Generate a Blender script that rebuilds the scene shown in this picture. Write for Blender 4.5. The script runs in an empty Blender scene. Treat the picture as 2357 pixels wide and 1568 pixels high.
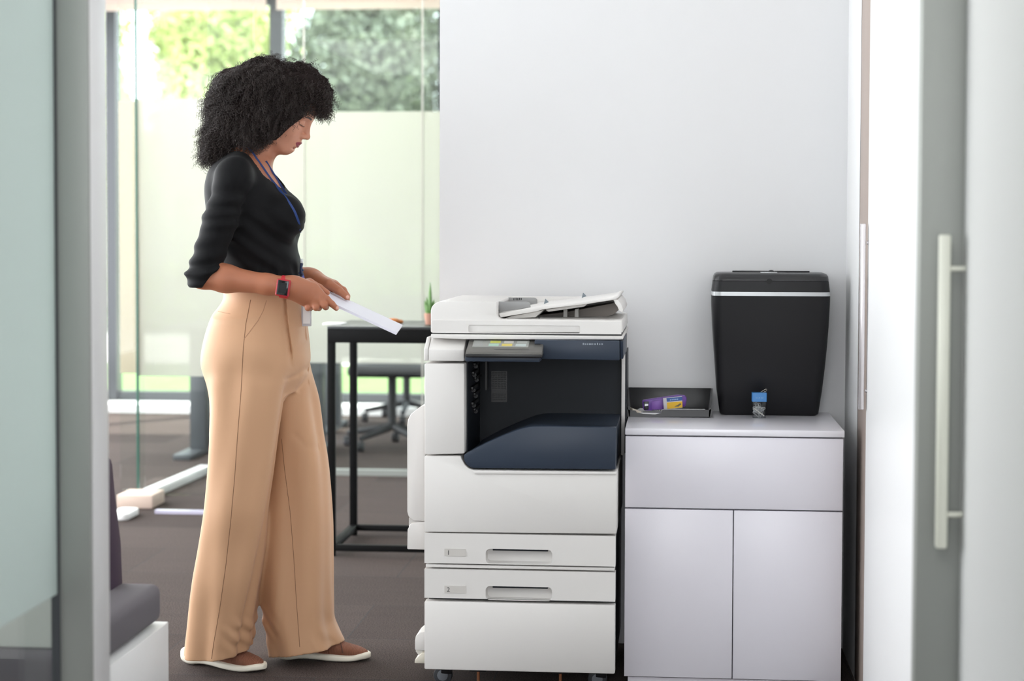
import bpy, bmesh, math, random
import numpy as np
from mathutils import Matrix, Vector
random.seed(7); np.random.seed(7)
sc = bpy.context.scene
COL = sc.collection

# ---------------------------------------------------------------- camera
FPX, CX, CY, HZ, H = 4200.0, 1178.5, 784.0, 535.0, 1.25
YAW, PIT, ROL = math.atan(377.5 / FPX), math.atan(175.0 / FPX), 0.003
SHF = -(249.0 - 175.0) / 2357.0
RC = Matrix.Rotation(YAW, 3, 'Z') @ Matrix.Rotation(math.pi / 2 - PIT, 3, 'X') @ Matrix.Rotation(ROL, 3, 'Z')
cd = bpy.data.cameras.new('camera'); cam = bpy.data.objects.new('camera', cd); COL.objects.link(cam)
cd.sensor_width = 36; cd.lens = 36 * FPX / 2357; cd.shift_y = SHF
cam.location = (0, 0, H); cam.rotation_euler = RC.to_euler()
cd.clip_start = 0.05; cd.clip_end = 200
cd.dof.use_dof = True; cd.dof.focus_distance = 5.1; cd.dof.aperture_fstop = 2.8
sc.camera = cam
RCn = np.array(RC)

def P(px, py, Y):
    d = RCn @ np.array([(px - CX) / FPX, (CY - py) / FPX + SHF * 2357 / FPX, -1.0])
    return np.array([d[0] * Y / d[1], Y, H + d[2] * Y / d[1]])
def project(p):
    q = (np.asarray(p) - np.array([0, 0, H])) @ RCn
    return CX + FPX * q[..., 0] / -q[..., 2], CY - FPX * (q[..., 1] / -q[..., 2] - SHF * 2357 / FPX)

# ---------------------------------------------------------------- world, sun, lights, exposure
w = bpy.data.worlds.new('sky'); sc.world = w; w.use_nodes = True
bg = w.node_tree.nodes['Background']
bg.inputs[0].default_value = (0.86, 0.93, 1.0, 1); bg.inputs[1].default_value = 8.5
sun = bpy.data.lights.new('sun', 'SUN'); sun.energy = 24; sun.angle = 0.02; sun.color = (1, .96, .88)
so = bpy.data.objects.new('sun', sun); COL.objects.link(so)
so.rotation_euler = (math.radians(-38), math.radians(0), math.radians(-38))
def area(name, loc, rot, sx, sy, e, col=(1, 1, 1)):
    l = bpy.data.lights.new(name, 'AREA'); l.shape = 'RECTANGLE'; l.size = sx; l.size_y = sy; l.energy = e; l.color = col
    o = bpy.data.objects.new(name, l); COL.objects.link(o); o.location = loc; o.rotation_euler = rot
    return o
area('ceiling_fill_corridor', (-0.5, 4.15, 2.72), (0, 0, 0), 1.5, 0.9, 2.5)  # unseen overhead light, added as weak fill over the corridor
area('ceiling_fill_near_room', (-0.3, 1.4, 2.72), (0, 0, 0), 1.2, 1.6, 40)  # out of view, added at ceiling height as fill for the near room
area('ceiling_lamp_back', (-2.0, 9.8, 2.72), (0, 0, 0), 1.6, 3.0, 90)
area('ceiling_fill_side_room', (-2.3, 1.2, 2.72), (0, 0, 0), 1.2, 1.2, 24)  # unseen light added to brighten what lies behind the left glass
area('daylight_side_window', (-4.35, 7.6, 1.5), (0, math.radians(-90), 0), 2.4, 8.0, 540, (1.0, .98, .95))
area('front_fill_near_room', (-0.3, -2.3, 1.7), (math.radians(90), 0, 0), 2.6, 2.0, 150, (.96, .98, 1.0))  # added camera-side fill; the wall behind it has no window
sc.view_settings.view_transform = 'Standard'; sc.view_settings.look = 'None'
sc.view_settings.gamma = 1; sc.view_settings.exposure = -0.85; sc.view_settings.use_curve_mapping = False
sc.cycles.max_bounces = 10; sc.cycles.diffuse_bounces = 4; sc.cycles.glossy_bounces = 3
sc.cycles.transmission_bounces = 8; sc.cycles.transparent_max_bounces = 12
sc.cycles.use_denoising = True; sc.cycles.caustics_reflective = False; sc.cycles.caustics_refractive = False
sc.cycles.sample_clamp_indirect = 6

# ---------------------------------------------------------------- materials
def lin(c):
    c = [v / 255.0 for v in c]
    return tuple(v / 12.92 if v <= .04045 else ((v + .055) / 1.055) ** 2.4 for v in c)
def pm(name, rgb, rough=.5, metal=0, bump=0, bscale=200, spec=None, var=0, vscale=5, sheen=0, sss=0, emit=0, coat=0, aniso=None):
    m = bpy.data.materials.new(name); m.use_nodes = True; nt = m.node_tree
    b = nt.nodes['Principled BSDF']; col = lin(rgb)
    b.inputs['Base Color'].default_value = (*col, 1); b.inputs['Roughness'].default_value = rough
    b.inputs['Metallic'].default_value = metal
    if spec is not None: b.inputs['Specular IOR Level'].default_value = spec
    if sheen: b.inputs['Sheen Weight'].default_value = sheen
    if coat: b.inputs['Coat Weight'].default_value = coat
    if sss:
        b.inputs['Subsurface Weight'].default_value = sss; b.inputs['Subsurface Radius'].default_value = (.012, .005, .003)
        b.inputs['Subsurface Scale'].default_value = 1.0
    if emit:
        b.inputs['Emission Color'].default_value = (*col, 1); b.inputs['Emission Strength'].default_value = emit
    tc = nt.nodes.new('ShaderNodeTexCoord')
    def noise(s, det=4):
        n = nt.nodes.new('ShaderNodeTexNoise'); n.inputs['Scale'].default_value = s; n.inputs['Detail'].default_value = det
        if aniso:
            mp = nt.nodes.new('ShaderNodeMapping'); mp.inputs['Scale'].default_value = aniso
            nt.links.new(tc.outputs['Object'], mp.inputs[0]); nt.links.new(mp.outputs[0], n.inputs['Vector'])
        else: nt.links.new(tc.outputs['Object'], n.inputs['Vector'])
        return n
    if var:
        n = noise(vscale); mx = nt.nodes.new('ShaderNodeMix'); mx.data_type = 'RGBA'
        mx.inputs[6].default_value = (*[c * (1 - var) for c in col], 1); mx.inputs[7].default_value = (*[min(1, c * (1 + var)) for c in col], 1)
        nt.links.new(n.outputs['Fac'], mx.inputs[0]); nt.links.new(mx.outputs[2], b.inputs['Base Color'])
    if bump:
        n = noise(bscale, 2); bp = nt.nodes.new('ShaderNodeBump'); bp.inputs['Strength'].default_value = bump
        bp.inputs['Distance'].default_value = .001
        nt.links.new(n.outputs['Fac'], bp.inputs['Height']); nt.links.new(bp.outputs[0], b.inputs['Normal'])
    return m
def glassm(name, tint=(1, 1, 1), gl=.06, rough=0.0):
    m = bpy.data.materials.new(name); m.use_nodes = True; nt = m.node_tree; nt.nodes.clear()
    o = nt.nodes.new('ShaderNodeOutputMaterial'); mx = nt.nodes.new('ShaderNodeMixShader')
    t = nt.nodes.new('ShaderNodeBsdfTransparent'); t.inputs[0].default_value = (*tint, 1)
    g = nt.nodes.new('ShaderNodeBsdfGlossy'); g.inputs['Roughness'].default_value = rough
    lw = nt.nodes.new('ShaderNodeLayerWeight'); pw = nt.nodes.new('ShaderNodeMath'); pw.operation = 'POWER'; pw.inputs[1].default_value = 5
    ml = nt.nodes.new('ShaderNodeMath'); ml.operation = 'MULTIPLY_ADD'; ml.inputs[1].default_value = .4; ml.inputs[2].default_value = .03
    nt.links.new(lw.outputs['Facing'], pw.inputs[0]); nt.links.new(pw.outputs[0], ml.inputs[0]); nt.links.new(ml.outputs[0], mx.inputs[0]); nt.links.new(t.outputs[0], mx.inputs[1]); nt.links.new(g.outputs[0], mx.inputs[2])
    nt.links.new(mx.outputs[0], o.inputs[0]); return m
def filmm(name, rgb, dif=.35, rgbt=None, clear=.12):
    m = bpy.data.materials.new(name); m.use_nodes = True; nt = m.node_tree; nt.nodes.clear()
    o = nt.nodes.new('ShaderNodeOutputMaterial'); c = (*lin(rgb), 1)
    d = nt.nodes.new('ShaderNodeBsdfDiffuse'); d.inputs[0].default_value = c
    t = nt.nodes.new('ShaderNodeBsdfTranslucent'); t.inputs[0].default_value = (*lin(rgbt or rgb), 1)
    tr = nt.nodes.new('ShaderNodeBsdfTransparent')
    a = nt.nodes.new('ShaderNodeMixShader'); a.inputs[0].default_value = dif
    nt.links.new(t.outputs[0], a.inputs[1]); nt.links.new(d.outputs[0], a.inputs[2])
    b = nt.nodes.new('ShaderNodeMixShader'); b.inputs[0].default_value = clear
    nt.links.new(a.outputs[0], b.inputs[1]); nt.links.new(tr.outputs[0], b.inputs[2])
    nt.links.new(b.outputs[0], o.inputs[0]); return m

M = {}
M['wall'] = pm('white wall paint', (232, 232, 233), .7, bump=.08, bscale=60)
M['wallside'] = pm('side wall paint', (236, 236, 236), .6)
M['beige'] = pm('beige laminate', (166, 151, 142), .5)
M['doorwhite'] = pm('white door lacquer', (250, 250, 250), .35)
M['alu'] = pm('grey aluminium', (154, 157, 152), .45, metal=.2)
M['alulight'] = pm('light aluminium', (228, 227, 227), .4, metal=.1)
M['aludark'] = pm('dark rubber seal', (60, 62, 66), .6)
M['handle'] = pm('brushed handle', (225, 220, 222), .25, metal=.6)
M['handlec'] = pm('cream handle', (228, 229, 216), .35, metal=.1)
M['ceil'] = pm('ceiling paint', (230, 230, 230), .8)
M['frame'] = pm('dark window frame', (70, 72, 76), .4)
M['white'] = pm('white plastic', (226, 223, 220), .42, bump=.05, bscale=900)
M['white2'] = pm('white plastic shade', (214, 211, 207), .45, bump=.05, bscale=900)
M['whitein'] = pm('grey recess plastic', (196, 190, 184), .5)
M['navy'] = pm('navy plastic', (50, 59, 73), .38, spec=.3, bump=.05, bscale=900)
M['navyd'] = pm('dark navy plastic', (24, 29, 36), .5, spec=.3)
M['blackp'] = pm('black plastic', (26, 26, 28), .35)
M['panelgrey'] = pm('control panel grey', (98, 96, 92), .25)
M['guide'] = pm('grey guide plastic', (150, 150, 150), .45)
M['label'] = pm('label grey', (205, 201, 196), .5)
M['ink'] = pm('dark print', (40, 40, 44), .6)
M['screw'] = pm('copper screw', (176, 120, 88), .35, metal=.7)
M['rubber'] = pm('caster rubber', (52, 54, 58), .5)
M['cab'] = pm('white laminate', (234, 231, 239), .32)
M['cabtop'] = pm('white gloss top', (240, 238, 245), .22, coat=.2)
M['shred'] = pm('black matt bin', (22, 22, 25), .45, spec=.35, bump=.04, bscale=700)
M['silver'] = pm('silver strip', (205, 208, 210), .3, metal=.3)
M['carpet'] = None
M['clear'] = glassm('clear glass', (.97, .99, .98))
M['glassedge'] = pm('green glass edge', (62, 104, 92), .2)
M['film'] = filmm('frosted film', (248, 242, 246), .10, (210, 207, 199), .24)
M['filmb'] = filmm('beige frosted film', (236, 226, 212), .2, (206, 196, 180), .08)
M['film2'] = filmm('grey green frosted film', (200, 207, 204), .6, (222, 230, 227), .02)

def carpet():
    m = bpy.data.materials.new('carpet tiles'); m.use_nodes = True; nt = m.node_tree; b = nt.nodes['Principled BSDF']
    b.inputs['Roughness'].default_value = .92; b.inputs['Specular IOR Level'].default_value = .1; b.inputs['Sheen Weight'].default_value = .02; b.inputs['Sheen Roughness'].default_value = .4
    b.inputs['Sheen Tint'].default_value = (1, .9, .86, 1)
    tc = nt.nodes.new('ShaderNodeTexCoord')
    br = nt.nodes.new('ShaderNodeTexBrick'); br.offset = .5; br.inputs['Scale'].default_value = 1
    br.inputs['Brick Width'].default_value = 1.0; br.inputs['Row Height'].default_value = .5; br.inputs['Mortar Size'].default_value = .002
    br.inputs['Color1'].default_value = (.066, .050, .045, 1); br.inputs['Color2'].default_value = (.042, .031, .028, 1); br.inputs['Mortar'].default_value = (.04, .037, .037, 1)
    nt.links.new(tc.outputs['Object'], br.inputs['Vector'])
    n = nt.nodes.new('ShaderNodeTexNoise'); n.inputs['Scale'].default_value = 240; n.inputs['Detail'].default_value = 3
    nt.links.new(tc.outputs['Object'], n.inputs['Vector'])
    n2 = nt.nodes.new('ShaderNodeTexNoise'); n2.inputs['Scale'].default_value = 14
    mp = nt.nodes.new('ShaderNodeMapping'); mp.inputs['Scale'].default_value = (.25, 1, 1)
    nt.links.new(tc.outputs['Object'], mp.inputs[0]); nt.links.new(mp.outputs[0], n2.inputs['Vector'])
    r = nt.nodes.new('ShaderNodeMapRange'); r.inputs[1].default_value = .3; r.inputs[2].default_value = .7; r.inputs[3].default_value = .3; r.inputs[4].default_value = 1.8
    nt.links.new(n.outputs['Fac'], r.inputs[0])
    r2 = nt.nodes.new('ShaderNodeMapRange'); r2.inputs[1].default_value = .3; r2.inputs[2].default_value = .7; r2.inputs[3].default_value = .95; r2.inputs[4].default_value = 1.05
    nt.links.new(n2.outputs['Fac'], r2.inputs[0])
    mu = nt.nodes.new('ShaderNodeMath'); mu.operation = 'MULTIPLY'; nt.links.new(r.outputs[0], mu.inputs[0]); nt.links.new(r2.outputs[0], mu.inputs[1])
    v = nt.nodes.new('ShaderNodeVectorMath'); v.operation = 'SCALE'; nt.links.new(br.outputs['Color'], v.inputs[0]); nt.links.new(mu.outputs[0], v.inputs['Scale'])
    nt.links.new(v.outputs[0], b.inputs['Base Color'])
    bp = nt.nodes.new('ShaderNodeBump'); bp.inputs['Strength'].default_value = .3; bp.inputs['Distance'].default_value = .002
    nt.links.new(n.outputs['Fac'], bp.inputs['Height']); nt.links.new(bp.outputs[0], b.inputs['Normal'])
    return m
M['carpet'] = carpet()

# ---------------------------------------------------------------- mesh helpers
def tag(o, label=None, cat=None, group=None, kind=None):
    if label: o['label'] = label
    if cat: o['category'] = cat
    if group: o['group'] = group
    if kind: o['kind'] = kind
    return o
def empty(name, loc, label=None, cat=None, group=None):
    o = bpy.data.objects.new(name, None); COL.objects.link(o); o.location = loc; o.empty_display_size = .05
    return tag(o, label, cat, group)
def origin_of(parent):
    v = Vector((0, 0, 0))
    while parent is not None: v += parent.location; parent = parent.parent
    return v
def link_mesh(name, me, mat, parent=None, angle=35, shift=True):
    o = bpy.data.objects.new(name, me); COL.objects.link(o)
    if parent is not None:
        o.parent = parent
        if shift: me.transform(Matrix.Translation(-origin_of(parent)))
    if mat is not None: me.materials.append(mat)
    me.shade_smooth()
    if angle is not None: me.set_sharp_from_angle(angle=math.radians(angle))
    return o
class MB:
    def __init__(s): s.bm = bmesh.new()
    def add(s, t, mat=None):
        if mat is not None: t.transform(mat)
        me = bpy.data.meshes.new('t'); t.to_mesh(me); t.free(); s.bm.from_mesh(me); bpy.data.meshes.remove(me); return s
    def _bev(s, t, bev, seg, ang=30):
        if bev > 0:
            t.normal_update()
            es = [e for e in t.edges if len(e.link_faces) == 2 and e.calc_face_angle(0) > math.radians(ang)]
            bmesh.ops.bevel(t, geom=es, offset=bev, segments=seg, profile=.5, affect='EDGES', clamp_overlap=True)
    def box(s, x0, x1, y0, y1, z0, z1, bev=0, seg=2, mat=None):
        t = bmesh.new(); bmesh.ops.create_cube(t, size=1)
        for v in t.verts:
            v.co = Vector(((x0 + x1) / 2 + v.co.x * (x1 - x0), (y0 + y1) / 2 + v.co.y * (y1 - y0), (z0 + z1) / 2 + v.co.z * (z1 - z0)))
        bmesh.ops.recalc_face_normals(t, faces=t.faces[:])
        s._bev(t, bev, seg); return s.add(t, mat)
    def prism(s, poly, y0, y1, bev=0, seg=2, axis='y', mat=None, ang=30):
        # poly in (x,z); extruded along y   (axis 'x': poly in (y,z), 'z': poly in (x,y))
        t = bmesh.new()
        f = {'y': lambda a, b, c: (a, c, b), 'x': lambda a, b, c: (c, a, b), 'z': lambda a, b, c: (a, b, c)}[axis]
        A = [t.verts.new(f(a, b, y0)) for a, b in poly]; B = [t.verts.new(f(a, b, y1)) for a, b in poly]
        n = len(poly); t.faces.new(A); t.faces.new(B[::-1])
        for i in range(n): t.faces.new((A[i], B[i], B[(i + 1) % n], A[(i + 1) % n]))
        bmesh.ops.recalc_face_normals(t, faces=t.faces[:])
        s._bev(t, bev, seg, ang); return s.add(t, mat)
    def loft(s, rings, cap=True, closed=True):
        t = bmesh.new(); R = [[t.verts.new(tuple(p)) for p in r] for r in rings]; n = len(R[0])
        for a, b in zip(R, R[1:]):
            for i in range(n if closed else n - 1): t.faces.new((a[i], a[(i + 1) % n], b[(i + 1) % n], b[i]))
        if cap: t.faces.new(R[0][::-1]); t.faces.new(R[-1])
        bmesh.ops.recalc_face_normals(t, faces=t.faces[:]); return s.add(t)
    def tube(s, pts, r, n=8, cap=True, flat=None):
        pts = [Vector(tuple(p)) for p in pts]; rings = []; rr = r if isinstance(r, (list, tuple)) else [r] * len(pts)
        up = Vector((0, 1, 0))
        for i, p in enumerate(pts):
            d = (pts[min(i + 1, len(pts) - 1)] - pts[max(i - 1, 0)]).normalized()
            u = d.cross(up)
            if u.length < .05: u = d.cross(Vector((1, 0, 0)))
            u.normalize(); v = u.cross(d).normalized()
            a, b = (1, 1) if flat is None else flat
            rings.append([p + u * math.cos(k * 2 * math.pi / n) * rr[i] * a + v * math.sin(k * 2 * math.pi / n) * rr[i] * b for k in range(n)])
        return s.loft(rings, cap)
    def cyl(s, c, r, h, axis='z', n=32, r2=None, bev=0):
        t = bmesh.new(); bmesh.ops.create_cone(t, cap_ends=True, segments=n, radius1=r, radius2=r if r2 is None else r2, depth=h)
        s._bev(t, bev, 2, 50)
        m = {'z': Matrix.Identity(4), 'x': Matrix.Rotation(math.pi / 2, 4, 'Y'), 'y': Matrix.Rotation(math.pi / 2, 4, 'X')}[axis]
        return s.add(t, Matrix.Translation(Vector(c)) @ m)
    def ball(s, c, r, sc3=(1, 1, 1), sub=2):
        t = bmesh.new(); bmesh.ops.create_icosphere(t, subdivisions=sub, radius=r)
        return s.add(t, Matrix.Translation(Vector(c)) @ Matrix.Diagonal((*sc3, 1)))
    def recess(s, x0, x1, z0, z1, yf, yb, hx0, hx1, hz0, hz1, rad, depth, open_bottom=False):
        # front panel facing -y with a rounded recess
        t = bmesh.new()
        O = [t.verts.new(p) for p in ((x0, yf, z0), (x1, yf, z0), (x1, yf, z1), (x0, yf, z1))]
        ob = [t.edges.new((O[i], O[(i + 1) % 4])) for i in range(4)]
        loop = rrect(hx0, hx1, hz0, hz1, rad, 6)
        I = [t.verts.new((a, yf, b)) for a, b in loop]
        cx, cz = (hx0 + hx1) / 2, (hz0 + hz1) / 2
        ib = [t.edges.new((I[i], I[(i + 1) % len(I)])) for i in range(len(I))]
        bmesh.ops.triangle_fill(t, use_beauty=True, use_dissolve=False, edges=ob + ib)
        J = [t.verts.new((a, yf + depth * .7, b)) for a, b in loop]
        K = [t.verts.new((cx + (a - cx) * .97, yf + depth, cz + (b - cz) * .85)) for a, b in loop]
        n = len(I)
        for i in range(n):
            t.faces.new((I[i], J[i], J[(i + 1) % n], I[(i + 1) % n])); t.faces.new((J[i], K[i], K[(i + 1) % n], J[(i + 1) % n]))
        t.faces.new(K)
        B = [t.verts.new(p) for p in ((x0, yb, z0), (x1, yb, z0), (x1, yb, z1), (x0, yb, z1))]
        for i in range(4): t.faces.new((O[i], O[(i + 1) % 4], B[(i + 1) % 4], B[i]))
        t.faces.new(B)
        bmesh.ops.recalc_face_normals(t, faces=t.faces[:])
        return s.add(t)
    def build(s, name, mat, parent=None, angle=35):
        me = bpy.data.meshes.new(name); s.bm.to_mesh(me); s.bm.free()
        return link_mesh(name, me, mat, parent, angle)
def rrect(x0, x1, z0, z1, r, n=5):
    out = []
    for cx, cz, a0 in ((x1 - r, z1 - r, 0), (x0 + r, z1 - r, 90), (x0 + r, z0 + r, 180), (x1 - r, z0 + r, 270)):
        for k in range(n + 1):
            a = math.radians(a0 + 90 * k / n); out.append((cx + r * math.cos(a), cz + r * math.sin(a)))
    return out
def BX(*a, **k): return MB().box(*a, **k)
def struct(name, mb, mat): return tag(mb.build(name, mat), kind='structure')
def copy_tree(o, parent=None, loc=None):
    c = o.copy(); COL.objects.link(c); c.parent = parent
    if loc is not None: c.location = loc
    for ch in list(o.children): copy_tree(ch, c)
    return c
def text_mesh(name, body, size, mat, parent, x, y, z, rotx=90, ext=.0003):
    cu = bpy.data.curves.new(name, 'FONT'); cu.body = body; cu.size = size; cu.extrude = ext
    o = bpy.data.objects.new('tmp', cu); COL.objects.link(o)
    dg = bpy.context.evaluated_depsgraph_get(); me = bpy.data.meshes.new_from_object(o.evaluated_get(dg))
    bpy.data.objects.remove(o)
    me.transform(Matrix.Translation((x, y, z)) @ Matrix.Rotation(math.radians(rotx), 4, 'X'))
    return link_mesh(name, me, mat, parent)

# ---------------------------------------------------------------- setting
YW, XS = 5.52, 0.506       # wall behind the copier, side wall
struct('floor', BX(-5, 3, -3, 12.75, -.1, 0), M['carpet'])
struct('ceiling', BX(-4.5, 3, -3, 12.75, 2.9, 3.0), M['ceil'])
xl = P(1012, 400, YW)[0]
struct('wall_back', BX(xl, 1.6, YW, YW + .14, 0, 2.9), M['wall'])
struct('wall_right', BX(XS, XS + .12, 5.13, YW, 0, 2.9), M['wallside'])
struct('wall_front', BX(-3.3, 1.5, -2.9, -2.8, 0, 2.9), M['wall'])
struct('wall_left', MB().box(-3.3, -3.2, -2.8, 2.6, 0, 2.9), M['wall'])
struct('wall_right_room', BX(1.45, 1.5, -2.8, YW, 0, 2.9), M['wall'])
# sliding doors on the right
def solveY(px, X, py=784):
    lo, hi = .5, 20.0
    for _ in range(60):
        m = (lo + hi) / 2
        if (project(np.array([X, m, 1.0]))[0] - px) * (1 if X > 0 else -1) > 0: lo = m
        else: hi = m
    return lo
D = lambda px: solveY(px, XS)
d1 = empty('door_1', (XS, 4.95, 0)); tag(d1, kind='structure')
BX(XS, XS + .04, D(1999), 5.14, 0, 2.5, bev=.002).build('door_panel', M['beige'], d1)
hz1 = P(1985, 515, 4.86)[2]; hz0 = P(1985, 943, 4.86)[2]
hb = MB(); hxx = P(1978, 700, 4.86)[0]
hb.box(hxx, hxx + .014, 4.85, 4.867, hz0, hz1, bev=.003)
hb.cyl((hxx + .03, 4.86, hz0 + .05), .005, XS - hxx - .0, 'x'); hb.cyl((hxx + .03, 4.86, hz1 - .05), .005, XS - hxx, 'x')
hb.build('handle', M['handle'], d1)
struct('wall_right_panel', BX(XS - .004, XS + .06, 3.34, D(1999), 0, 2.9), M['doorwhite'])
jx = P(2108, 784, 3.33)[0]
struct('trim_1', BX(jx, XS + .06, 3.29, 3.34, 0, 2.9, bev=.002), M['alu'])
d2 = empty('door_2', (XS, 3, 0)); tag(d2, kind='structure')
BX(XS, XS + .03, 1.2, 3.285, .01, 2.6, bev=.002).build('door_panel', filmm('door film', (230, 230, 229), .8, (225, 226, 225), .0), d2)
hx = P(2157, 900, 3.265)[0]; a1 = P(2170, 540, 3.265)[2]; a0 = P(2170, 1262, 3.265)[2]
hb = MB(); hb.box(hx, hx + .020, 3.255, 3.275, a0, a1, bev=.004)
hb.cyl(((hx + XS) / 2 + .008, 3.265, a0 + .06), .005, XS - hx - .014, 'x'); hb.cyl(((hx + XS) / 2 + .008, 3.265, a1 - .06), .005, XS - hx - .014, 'x')
hb.build('handle', M['handlec'], d2)
# glazed partition and jamb on the left
XL = P(136, 784, 3.3)[0]; FB, FT = .575, 1.865
struct('window_1', BX(XL - .008, XL - .002, 1.2, 3.29, .03, 2.9), M['clear'])
struct('window_2', BX(XL - .0015, XL, 1.2, 3.29, FB, 2.9), M['film2'])
struct('trim_2', BX(XL - .012, XL + .004, 3.28, 3.3, 0, 2.9), M['aludark'])
xj = P(213, 784, 3.3)[0]; dj = solveY(250, xj)
struct('trim_3', BX(XL + .002, xj, 3.3, dj, 0, 2.9, bev=.003), M['alulight'])
struct('trim_4', BX(XL - .0, xj - .002, 3.285, 3.3, 0, 2.9, bev=.001), M['alu'])
# far glazed partition with frosted film
def pane(n, x0, x1, Y, mat, zb=.02, zt=2.9, fz=(FB, FT), bottom=True):
    struct('window_%d' % n, BX(x0, x1, Y, Y + .01, zb, zt), M['clear'])
    struct('window_%d' % (n + 1), BX(x0, x1, Y + .011, Y + .013, fz[0], fz[1]), mat)
YA, YB = 8.3, 9.24
X_ = lambda px, Y: P(px, 600, Y)[0]
pane(3, X_(316, YA), X_(585, YA), YA, M['film'])
struct('trim_5', BX(X_(312.5, YA), X_(316.5, YA), YA - .003, YA + .016, .02, 2.9), M['glassedge'])
pane(5, X_(274, YA + .15), X_(330, YA + .15), YA + .15, M['filmb'])
xs = [X_(p, YB) for p in (480, 700, 972, 1130)]
for i in range(3): pane(7 + 2 * i, xs[i] + .003, xs[i + 1] - .003, YB, M['film'])
for i, px in enumerate((700, 972)):
    struct('trim_%d' % (6 + i), BX(X_(px, YB) - .003, X_(px, YB) + .003, YB - .002, YB + .013, .02, 2.9), pm('pale joint', (196, 192, 184), .5))
# floor rails
a = P(336, 1180, 8.3); b_ = P(474, 1106, 9.24)
rl = MB(); t = MB()
rl.box(-.0, 0, 0, 0, 0, 0) if False else None
def bar(mb, p, q, wdt, z0, z1):
    p = Vector((p[0], p[1], 0)); q = Vector((q[0], q[1], 0)); d = (q - p).normalized(); n = Vector((-d.y, d.x, 0)) * wdt / 2
    c = [p - n, p + n, q + n, q - n]; mb.prism([(v.x, v.y) for v in c], z0, z1, bev=.002, axis='z'); return mb
struct('trim_8', bar(MB(), a, b_, .06, 0, .04), M['alulight'])
struct('trim_9', BX(b_[0] - .03, 1.0, 9.21, 9.26, 0, .03), M['alu'])
c1 = P(362, 1201, 7.9); c2 = P(560, 1201, 7.9)
struct('trim_10', BX(c1[0], c2[0], 7.86, 7.90, 0, .015), pm('steel floor strip', (215, 210, 232), .25, metal=.3))
fb0 = P(276, 1172, 8.05); fb1 = P(358, 1203, 8.05)
fb = BX(fb0[0], fb1[0], 8.0, 8.2, 0.0, max(.06, fb0[2]), bev=.004).build('partition_foot', pm('beige wood block', (206, 184, 170), .5))
tag(fb, 'beige block foot at the near corner of the glass partition on the carpet', 'foot block')
q0 = P(262, 1205, 7.75); q1 = P(308, 1222, 7.75)
fc = MB().prism(rrect(q0[0], q1[0], 7.65, 7.85, .03), 0, .03, bev=.006, axis='z').build('floor_socket_cover', M['doorwhite'])
tag(fc, 'small white cover plate on the carpet beside the beige block foot', 'floor cover')

# window wall at the back
YZ = 12.6
fr = MB()
XZ = lambda px: P(px, 500, YZ)[0]
fr.box(XZ(-700), XZ(2300), YZ - .04, YZ + .06, 0.055, .12)
fr.box(XZ(-700), XZ(2300), YZ - .04, YZ + .06, 2.83, 2.9)
for i, p in enumerate((-310, -20, 261, 640, 1022, 1400)):
    wd = 30 if p == 640 else 24
    fr.box(XZ(p - wd / 2), XZ(p + wd / 2), YZ - .06, YZ + .06, .055, 2.9)
fr.build('window_13', M['frame'])['kind'] = 'structure'
pn = struct('window_14', BX(XZ(-700), XZ(2300), YZ, YZ + .008, .1, 2.84), M['clear'])
struct('trim_11', BX(-5, 3, YZ - .35, YZ + .1, 0, .055), M['doorwhite'])
zt = P(640, 22, YZ - .2)[2]
for i, (p0, p1) in enumerate(((255, 628), (652, 1022))):
    o = MB().box(XZ(p0), XZ(p1), YZ - .2, YZ - .19, zt, 2.88).cyl(((XZ(p0) + XZ(p1)) / 2, YZ - .2, 2.86), .03, XZ(p1) - XZ(p0) - .02, 'x').build('roller_blind', filmm('blind cloth%d' % i, (238, 224, 222), .3, (250, 236, 232), .0))
    tag(o, ['pale pink roller blind rolled up above the window next to the dark jamb', 'pale pink roller blind rolled up over the window nearer the white wall'][i], 'blind', 'roller blinds at the back windows')
# side wall of the far office: solid below and above a long window
sw = MB(); sw.box(-4.3, -4.2, 2.6, 12.7, 0, .3); sw.box(-4.3, -4.2, 2.6, 12.7, 2.7, 2.9)
for y in (2.65, 5.0, 7.4, 9.8, 12.55): sw.box(-4.3, -4.2, y - .05, y + .05, .3, 2.7)
struct('wall_left_office', sw, M['wall'])
struct('wall_right_office', BX(2.8, 2.95, YW, 12.75, 0, 2.9), M['wall'])
struct('wall_left_near', BX(-4.3, -2.1, 2.5, 2.6, 0, 2.9), M['wall'])
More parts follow.
